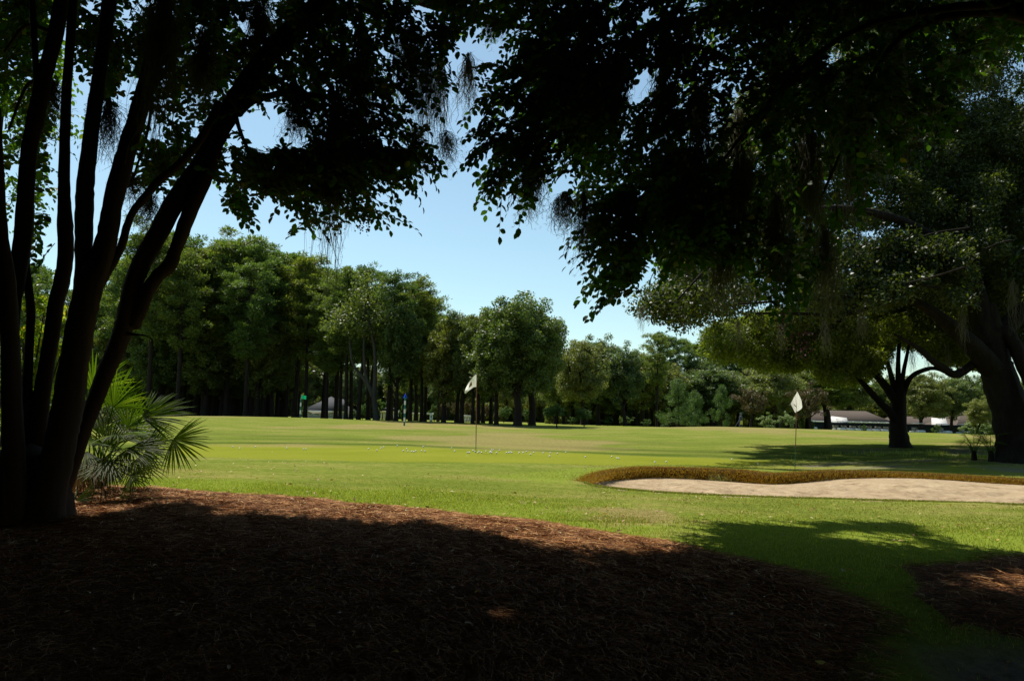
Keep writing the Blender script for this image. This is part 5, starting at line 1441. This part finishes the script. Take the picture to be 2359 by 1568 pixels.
def zrow(px, py, d): return pt(px, py, d)[2]
def build_houses():
    d = 150
    x0, x1 = px_span(1832, 2046, d); zg = zrow(1930, 996, d)
    root = thing("clubhouse", "long low clubhouse with a brown shingle roof left of the smaller oak trunk", "building")
    gable(root, x0, x1, d, d + 11, zg, zrow(1930, 970, d), zrow(1930, 944, d), .7, 2.5, wins=4)
    xa, xb = px_span(1842, 1856, d)
    link("dormer", make_mesh("dormer", prism([(xa, zrow(1850, 972, d)), (xb, zrow(1850, 972, d)), ((xa + xb) / 2, zrow(1850, 950, d))], 1, d - .9, d + 3), MT['siding']), root)
    x0, x1 = px_span(2062, 2196, d + 4)
    root = thing("clubhouse_wing", "brown roofed low wing right of the smaller oak trunk", "building")
    gable(root, x0, x1, d + 4, d + 14, zrow(2130, 1000, d), zrow(2130, 984, d), zrow(2130, 958, d), .6, 2.0, wins=3)
    x0, x1 = px_span(2205, 2330, d - 6)
    root = thing("brown_roof_house", "brown hip roofed house with a white chimney left of the massive trunk", "building")
    gable(root, x0, x1, d - 6, d + 6, zrow(2260, 1002, d), zrow(2260, 982, d), zrow(2260, 950, d), .6, 5.0, wins=4)
    xa, xb = px_span(2232, 2244, d - 2)
    link("chimney", make_mesh("chimney", [box(xa, xb, d - 2, d - .8, zrow(2238, 985, d), zrow(2238, 944, d)), box(xa - .12, xb + .12, d - 2.12, d - .68, zrow(2238, 944, d) + .002, zrow(2238, 942, d))], MT['white']), root)
    # awnings (white canvas)
    for (pa, pb, ya, yb, yc, dd, lab) in [(1902, 1958, 960, 973, 965, d - 5, "long white canvas awning in front of the clubhouse roof"), (2135, 2188, 964, 985, 966, d - 5, "white tent like awning between the roofs at far right")]:
        xa, xb = px_span(pa, pb, dd); za, zb, zc = zrow(pa, ya, dd), zrow(pa, yb, dd), zrow(pb, yc, dd)
        root = thing("awning", lab, "awning")
        V = np.array([[xa, dd - 1.5, zb], [xb - 1, dd - 1.5, zb + .1], [xb, dd + 1.5, zc + .25], [xa + 1.6, dd + 1.5, za + .2], [xa, dd - 1.5, zb - .12], [xb - 1, dd - 1.5, zb - .02], [xb, dd + 1.5, zc + .12], [xa + 1.6, dd + 1.5, za + .08]])
        link("canvas", make_mesh("canvas", [(V, np.array([[0, 1, 2, 3], [7, 6, 5, 4], [0, 4, 5, 1], [1, 5, 6, 2], [2, 6, 7, 3], [3, 7, 4, 0]]))], MT['canvas']), root)
        for xx, yy, zz in ((xa + .3, dd - 1.3, zb), (xb - 1.2, dd - 1.3, zb), (xb - .3, dd + 1.3, zc), (xa + 1.9, dd + 1.3, za)):
            link("post", make_mesh("post", tube([(xx, yy, tz(xx, yy) - .1), (xx, yy, zz)], [.05, .05], 6), MT['white']), root)
    # dark screen fence behind the carts
    dd = 140
    xa, xb = px_span(1810, 2345, dd); root = thing("fence", "long black screen fence running behind the golf carts", "fence")
    n = 24; xs = np.linspace(xa, xb, n + 1)
    V, F = [], []
    for k in range(n + 1):
        zt = zrow(1810 + (2345 - 1810) * k / n, 970 + 12 * k / n, dd)
        zb = tz(xs[k], dd) - .3
        V += [[xs[k], dd, zb], [xs[k], dd, zt], [xs[k], dd + .06, zt], [xs[k], dd + .06, zb]]
    for k in range(n):
        o = 4 * k
        F += [[o, o + 4, o + 5, o + 1], [o + 1, o + 5, o + 6, o + 2], [o + 2, o + 6, o + 7, o + 3]]
    link("screen", make_mesh("screen", [(np.array(V), np.array(F))], MT['fence']), root)
    for k in range(0, n + 1, 2):
        zt = V[4 * k + 1][2] + .06
        link("post", make_mesh("post", tube([(xs[k], dd - .09, tz(xs[k], dd) - .3), (xs[k], dd - .09, zt)], [.05, .05], 6), MT['fence']), root)
    # gray house seen through the wood
    d = 150
    x0, x1 = px_span(700, 796, d)
    root = thing("gray_house", "gray roofed house glimpsed between the dark trunks", "building")
    gable(root, x0, x1, d, d + 9, zrow(745, 966, d), zrow(745, 946, d), zrow(745, 911, d), .5, 4.5, 'gray_shingle', wins=5)
    xa, xb = px_span(762, 790, d - 2)
    link("porch_gable", make_mesh("porch_gable", prism([(xa, zrow(775, 944, d)), (xb, zrow(775, 944, d)), ((xa + xb) / 2, zrow(775, 918, d))], 1, d - 1.6, d + 3), MT['gray_shingle']), root)
    for (pa, pb, yt, ye, yb, dd, lab, rf) in [(876, 911, 938, 949, 967, 118, "small pavilion with gray roof and white posts between dark trunks", True), (945, 992, 949, 953, 968, 120, "low white open pergola right of the blue flag", False), (1064, 1086, 955, 959, 973, 116, "small white open shelter behind the trunks left of the white flag", False)]:
        xa, xb = px_span(pa, pb, dd); zt, ze, zb = zrow(pa, yt, dd), zrow(pa, ye, dd), tz((xa + xb) / 2, dd)
        root = thing("pavilion", lab, "pavilion")
        for fx in (0, .33, .66, 1):
            for yy in (dd, dd + 2.4):
                xx = xa + .1 + (xb - xa - .2) * fx
                link("post", make_mesh("post", [box(xx - .11, xx + .11, yy - .11, yy + .11, zb - .2, ze - .012)], MT['white']), root)
        link("beam", make_mesh("beam", [box(xa - .1, xb + .1, dd - .16, dd + 2.6, ze - .01, ze + .2)], MT['white']), root)
        if rf:
            V = np.array([[xa - .3, dd - .4, ze + .21], [xb + .3, dd - .4, ze + .21], [xb + .3, dd + 2.8, ze + .21], [xa - .3, dd + 2.8, ze + .21], [(xa + xb) / 2 - .3, dd + 1.2, zt + .1], [(xa + xb) / 2 + .3, dd + 1.2, zt + .1]])
            link("roof", make_mesh("roof", [(V, np.array([[0, 1, 5, 4], [2, 3, 4, 5], [3, 2, 1, 0]])), (V, np.array([[3, 0, 4], [1, 2, 5]]))], MT['gray_shingle']), root)
build_houses()

# ------------------------------------------------------------------ golf carts
def make_cart(loc, rz, label):
    root = thing("golf_cart", label, "golf cart", loc, rz, "golf carts parked along the black fence")
    hull = [(-1.15, .28), (1.12, .28), (1.2, .45), (1.15, .72), (.55, .80), (.45, .42), (-.05, .40), (-.1, .70), (-.55, .72), (-.6, .55), (-1.15, .62), (-1.22, .45)]
    # body as side panels and shells (profile split into convex pieces)
    parts = []
    for q in ([(.45, .28), (1.12, .28), (1.2, .45), (1.15, .72), (.55, .80)], [(-.05, .28), (.449, .28), (.449, .41), (-.05, .41)], [(-.62, .28), (-.051, .28), (-.1, .66), (-.6, .66)], [(-1.15, .28), (-.621, .28), (-.621, .56), (-1.15, .62), (-1.22, .45)]):
        parts += prism([(b[0], b[1]) for b in q], 1, -.58, .58)
    link("body", make_mesh("body", parts, MT['cart_body']), root)
    link("seat", make_mesh("seat", [box(-.55, -.06, -.54, .54, .665, .80), box(-.66, -.56, -.54, .54, .70, 1.18)], MT['cart_seat']), root)
    link("roof", make_mesh("roof", [box(-.95, .72, -.60, .60, 1.80, 1.86), box(-.85, .62, -.52, .52, 1.862, 1.90)], MT['white']), root)
    fr = []
    for xx, xt in ((.78, .62), (-.80, -.82)):
        for yy in (-.53, .53):
            fr += tube([(xx, yy, .60), (xt, yy, 1.80)], [.022, .022], 6)
    fr += tube([(.50, .2, .78), (.20, .2, 1.05)], [.02, .02], 6) + tube([(.2, .2 + .17 * math.cos(a), 1.05 + .15 * math.sin(a)) for a in np.linspace(0, 6.28, 12)], .014, 5)
    link("frame", make_mesh("frame", fr, MT['black']), root)
    for xx in (-.78, .80):
        for yy in (-.5, .5):
            w = link("wheel", make_mesh("wheel", tube([(xx, yy - .10, .235), (xx, yy + .10, .235)], [.235, .235], 14), MT['black']), root)
            link("rim", make_mesh("rim", tube([(xx, yy - .115, .235), (xx, yy + .115, .235)], [.12, .12], 10), MT['white']), w)
    return root
def build_carts():
    proto = None
    ords = ["leftmost", "second", "third", "fourth", "fifth", "sixth", "seventh", "eighth"]
    spots = [(1930 + 19.4 * k, 128, "%s white topped golf cart%s in the row by the smaller oak" % (ords[k], "" if k == 0 else " from the left")) for k in range(8)]
    spots += [(2112, 128, "golf cart just right of the smaller oak trunk"), (2172, 126, "golf cart alone midway between the two oak trunks"), (2222, 124, "golf cart nearest the massive oak trunk"), (1866, 132, "lone golf cart left of the cart row")]
    for k, (px, d, lab) in enumerate(spots):
        x, y, z = gx(px, d); z = max(z, pt(px, 999 if px < 2100 else 1003, d)[2])
        x, y, z = gx(px, d)
        rz = -1.3 + .12 * math.sin(k * 2.1)
        if proto is None:
            proto = make_cart((x, y, z), rz, lab)
        else:
            copy_tree(proto, (x, y, z), rz, 1.0, lab)
build_carts()

# ------------------------------------------------------------------ flags, poles, balls, bag
def sheet_grid(P, thick=.004):
    n, m = P.shape[:2]
    i, j = np.meshgrid(np.arange(n - 1), np.arange(m - 1), indexing='ij'); a = (i * m + j).ravel()
    return P.reshape(-1, 3), np.stack([a, a + m, a + m + 1, a + 1], 1)

def flag_from(top, bot, n, m, d, wave):
    t = smooth_path(top, n); b = smooth_path(bot, n)
    k = min(len(t), len(b)); t, b = t[:k], b[:k]
    rows = []
    for q in range(m):
        f = q / (m - 1)
        row = []
        for i in range(k):
            s = i / (k - 1)
            px, py = t[i] * (1 - f) + b[i] * f
            row.append(pt(px, py, d + wave(s, f)))
        rows.append(row)
    return np.array(rows).transpose(1, 0, 2)

def build_flags():
    Z1 = lambda x, y: ((x / 4.718 + 1300) * .78391, (y / 4.718 + 1060) * .78391)
    Z2 = lambda x, y: ((x / 5.6 + 2080) * .78391, (y / 5.6 + 1060) * .78391)
    d = 21.0
    base = g(1095.8, 1042); d = base[1]
    topw = pt(1098.0, 861, d)
    root = thing("golf_flag", "white flag on a rust and green stick among the golf balls", "golf flag", tuple(base))
    inv = Vector(-base)
    def child(name, me, par=None):
        me.transform(Matrix.Translation(inv)); return link(name, me, par or root)
    B = np.array(base); T = np.array(topw)
    L = lambda f: B * (1 - f) + T * f
    child("stick", make_mesh("stick", [(a, b, 0) for a, b in tube([L(.155), L(.5), L(1.0)], [.011, .011, .010], 8)] + [(a, b, 1) for a, b in tube([B - [0, 0, .05], L(.153)], [.009, .009], 8)] + [(a, b, 0) for a, b in tube([L(.15), L(.158)], [.016, .016], 8)], [MT['stick_rust'], MT['stick_green']], True))
    top = [Z1(470, 184), Z1(440, 205), Z1(405, 245), Z1(365, 300), Z1(325, 375), Z1(304, 430)]
    bot = [Z1(470, 360), Z1(430, 365), Z1(395, 390), Z1(360, 415), Z1(335, 440), Z1(311, 452)]
    wave = lambda s, f: .16 * s + .035 * math.sin(s * 8 + f * 3)
    G = flag_from(top, bot, 5, 10, d, wave)
    V, F = sheet_grid(G)
    fl = child("flag", make_mesh("flag", [(V, F)], MT['flag_white'], True))
    t2 = [tuple(np.array(a) * .55 + np.array(b) * .45) for a, b in zip(top, bot)][2:5]; b2 = [tuple(np.array(a) * .3 + np.array(b) * .7) for a, b in zip(top, bot)][1:4]
    E = flag_from([Z1(402, 285), Z1(385, 305), Z1(366, 340)], [Z1(410, 335), Z1(390, 355), Z1(362, 375)], 4, 5, d - .025, lambda s, f: .16 * (.3 + .35 * s) + .035 * math.sin((.3 + .35 * s) * 8 + 1.5))
    V, F = sheet_grid(E)
    child("emblem", make_mesh("emblem", [(V, F)], MT['emblem']), fl)
    # right flag
    base = np.array(g(1830.4, 1079)); d = base[1]; T = np.array(pt(1835.5, 904, d)); B = base
    inv = Vector(-base)
    root = thing("golf_flag", "white folded flag on a thin rust stick behind the sand bunker", "golf flag", tuple(base))
    def child(name, me, par=None):
        me.transform(Matrix.Translation(inv)); return link(name, me, par or root)
    L = lambda f: B * (1 - f) + T * f
    child("stick", make_mesh("stick", [(a, b, 0) for a, b in tube([L(.28), L(.6), L(1.0)], [.011, .011, .010], 8)] + [(a, b, 1) for a, b in tube([B - [0, 0, .05], L(.278)], [.009, .009], 8)] + [(a, b, 0) for a, b in tube([L(.275), L(.285)], [.016, .016], 8)], [MT['stick_rust'], MT['stick_green']], True))
    # one cloth folded about the stick: front fold to the left, back fold to the right
    topc = [Z2(1468, 504), Z2(1440, 555), Z2(1400, 625), Z2(1358, 705)]
    botc = [Z2(1462, 780), Z2(1455, 815), Z2(1446, 846), Z2(1432, 850)]
    G = flag_from(topc, botc, 6, 9, d - .02, lambda s, f: -.05 * s - .02 * math.sin(s * 7 + f * 2))
    V, F = sheet_grid(G)
    topc = [Z2(1468, 506), Z2(1500, 570), Z2(1532, 640), Z2(1542, 690)]
    botc = [Z2(1460, 835), Z2(1490, 820), Z2(1530, 790), Z2(1550, 760)]
    G2 = flag_from(topc, botc, 6, 9, d + .02, lambda s, f: .22 * s + .02 * math.sin(s * 6 + f * 2))
    V2, F2 = sheet_grid(G2)
    fl = child("flag", make_mesh("flag", [(V, F), (V2, F2)], MT['flag_white'], True))
    E = flag_from([Z2(1405, 705), Z2(1425, 720), Z2(1450, 745)], [Z2(1412, 725), Z2(1432, 745), Z2(1452, 765)], 3, 4, d - .10, lambda s, f: 0)
    V, F = sheet_grid(E)
    child("emblem", make_mesh("emblem", [(V, F)], MT['emblem']), fl)
    # range poles: striped green and white
    for (px, yb, yt, d, nb, mat, lab, ffn) in [
            (690.5, 963, 918, 64, 5, 'flag_green', "striped range pole flying a green rectangular flag", 'rect'), (931, 978, 913, 52, 7, 'flag_blue', "striped range pole with a drooping blue pennant", 'tri'), (992.5, 973, 951, 66, 4, None, "short striped pole without a flag right of the blue one", None)]:
        b = np.array(gx(px, d)); zt = zrow(px, yt, d)
        root = thing("range_pole", lab, "flag pole", tuple(b))
        h = zt - b[2]
        parts = []
        for k in range(nb):
            parts += [(a, c, k % 2) for a, c in tube([(0, 0, h * k / nb - (.1 if k == 0 else 0)), (0, 0, h * (k + 1) / nb - .002)], [.055, .055], 8)]
        link("pole", make_mesh("pole", parts, [MT['pole_teal'], MT['white']], True), root)
        s = d / FPX
        if ffn == 'rect':
            n = 10
            P = np.array([[[.03 + 11 * s * i / n, .05 * math.sin(i * .9), h + (8.5 - 8.5 * q / 5 - 1.5 * (i / n)) * s] for q in range(6)] for i in range(n + 1)])
            link("rod", make_mesh("rod", tube([(0, 0, h - .02), (0, 0, h + 9 * s)], [.015, .015], 6), MT['metal']), root)
        elif ffn == 'tri':
            n = 10
            P = np.array([[[(-4.5 + 9 * q / 5) * s * (i / n), .12 * math.sin(q * 1.6) * (i / n), h + (7.5 - 9.5 * i / n) * s - .06 * abs(q - 2.5) * (i / n) * .3] for q in range(6)] for i in range(n + 1)])
            link("rod", make_mesh("rod", tube([(0, 0, h - .02), (0, 0, h + 7.5 * s)], [.015, .015], 6), MT['metal']), root)
        if ffn:
            V, F = sheet_grid(P)
            link("flag", make_mesh("flag", [(V, F)], MT[mat], True), root)
build_flags()

def build_balls():
    A = lambda z: [((x / 5.227 + 800) * .78391, (y / 5.227 + 1080) * .78391) for x, y in z]
    Bz = lambda z: [((x / 4.718 + 1300) * .78391, (y / 4.718 + 1060) * .78391) for x, y in z]
    Cz = lambda z: [((x / 1.953 + 1800) * .78391, (y / 1.953 + 700) * .78391) for x, y in z]
    Dz = lambda z: [((x / 2.24) * .78391, (y / 2.24 + 650) * .78391) for x, y in z]
    sp = Dz([(1530, 1486), (1578, 1495), (1681, 1485)]) + A([(222, 1238), (480, 1253), (518, 1255), (1475, 1248), (1605, 1272), (1670, 1238), (1707, 1222), (1920, 1200), (2013, 1280), (2065, 1250), (2080, 1287), (2140, 1290), (2172, 1296), (2202, 1285), (2293, 1280), (2318, 1215), (2345, 1287)])
    sp += Bz([(127, 1210), (168, 1255), (348, 1274), (372, 1274), (424, 1247), (453, 1262), (492, 1276), (506, 1260), (543, 1274), (602, 1254), (655, 1270), (668, 1262), (680, 1274), (682, 1237), (705, 1238), (748, 1279), (789, 1241), (887, 1276), (917, 1274), (940, 1268), (960, 1276), (1065, 1276), (1118, 1274), (1162, 1262), (1218, 1300), (1263, 1274), (1398, 1279), (1484, 1325), (1494, 1279), (1593, 1285), (1710, 1269), (1980, 1334), (2345, 1328)])
    sp += Cz([(24, 1262), (34, 1263), (242, 1286), (307, 1283), (684, 1268), (832, 1296)])
    spec = {0: "leftmost white golf ball, at the far left of the green", 1: "white golf ball second from the left on the green", 2: "white golf ball third from the left on the green", 3: "lone golf ball left of the close pair on the green's left half",
            4: "left ball of the close pair on the green's left half", 5: "right ball of the close pair on the green's left half", len(sp) - 1: "golf ball nearest the right hand flagstick", len(sp) - 2: "golf ball second nearest to the right hand flagstick, left of it",
            len(sp) - 3: "lone golf ball right of centre behind the bunker's left end, right of two", len(sp) - 4: "lone golf ball behind the bunker's left end, left of two"}
    r = 0.0235; nla, nlo = 10, 16
    V = [[0, 0, r]]
    for a in range(1, nla):
        for b in range(nlo):
            th = math.pi * a / nla; ph = 6.2832 * b / nlo
            V.append([r * math.sin(th) * math.cos(ph), r * math.sin(th) * math.sin(ph), r * math.cos(th)])
    V.append([0, 0, -r])
    F4 = [[1 + a * nlo + b, 1 + (a + 1) * nlo + b, 1 + (a + 1) * nlo + (b + 1) % nlo, 1 + a * nlo + (b + 1) % nlo] for a in range(nla - 2) for b in range(nlo)]
    F3 = [[0, 1 + b, 1 + (b + 1) % nlo] for b in range(nlo)] + [[len(V) - 1, 1 + (nla - 2) * nlo + (b + 1) % nlo, 1 + (nla - 2) * nlo + b] for b in range(nlo)]
    me = make_mesh("golf_ball", [(np.array(V), np.array(F4)), (None, np.array(F3))], MT['ball'], True)
    first = None
    for k, (px, py) in enumerate(sp):
        p = g(px, py + 1.2)
        if first is None:
            o = first = link("golf_ball", me)
        else:
            o = first.copy(); COL.objects.link(o)
        o.location = (p[0], p[1], tz(p[0], p[1]) + r * .9)
        lab = spec.get(k) or ("white golf ball in the scatter left of the white flagstick" if px < 1090 else "white golf ball in the scatter right of the white flagstick")
        tag(o, lab, "golf ball", "golf balls left of the flagstick" if px < 1090 else "golf balls right of the flagstick")
build_balls()

def build_bag():
    b = np.array(gx(1705, 62))
    root = thing("golf_bag", "small golf bag on a stand far out on the grass before the magnolia", "golf bag", tuple(b), .4)
    link("body", make_mesh("body", tube([(0, 0, .05), (.05, .04, .35), (.12, .10, .82)], [.12, .13, .14], 10), MT['bag_blue']), root)
    link("pocket", make_mesh("pocket", tube([(.02, -.10, .2), (.07, -.06, .5)], [.09, .09], 8), MT['bag_yellow']), root)
    st = tube([(.10, .08, .75), (-.25, .35, 0)], [.012, .012], 5) + tube([(.10, .08, .75), (.35, .40, 0)], [.012, .012], 5)
    link("stand", make_mesh("stand", st, MT['metal']), root)
    for k in range(5):
        a = k * 1.25
        link("club", make_mesh("club", tube([(.12 + .06 * math.cos(a), .10 + .06 * math.sin(a), .7), (.15 + .09 * math.cos(a), .13 + .09 * math.sin(a), 1.05 + .03 * k)], [.008, .008], 5) + tube([(.15 + .09 * math.cos(a), .13 + .09 * math.sin(a), 1.05 + .03 * k), (.22 + .09 * math.cos(a), .13 + .09 * math.sin(a), 1.04 + .03 * k)], [.02, .012], 6), MT['metal']), root)
build_bag()
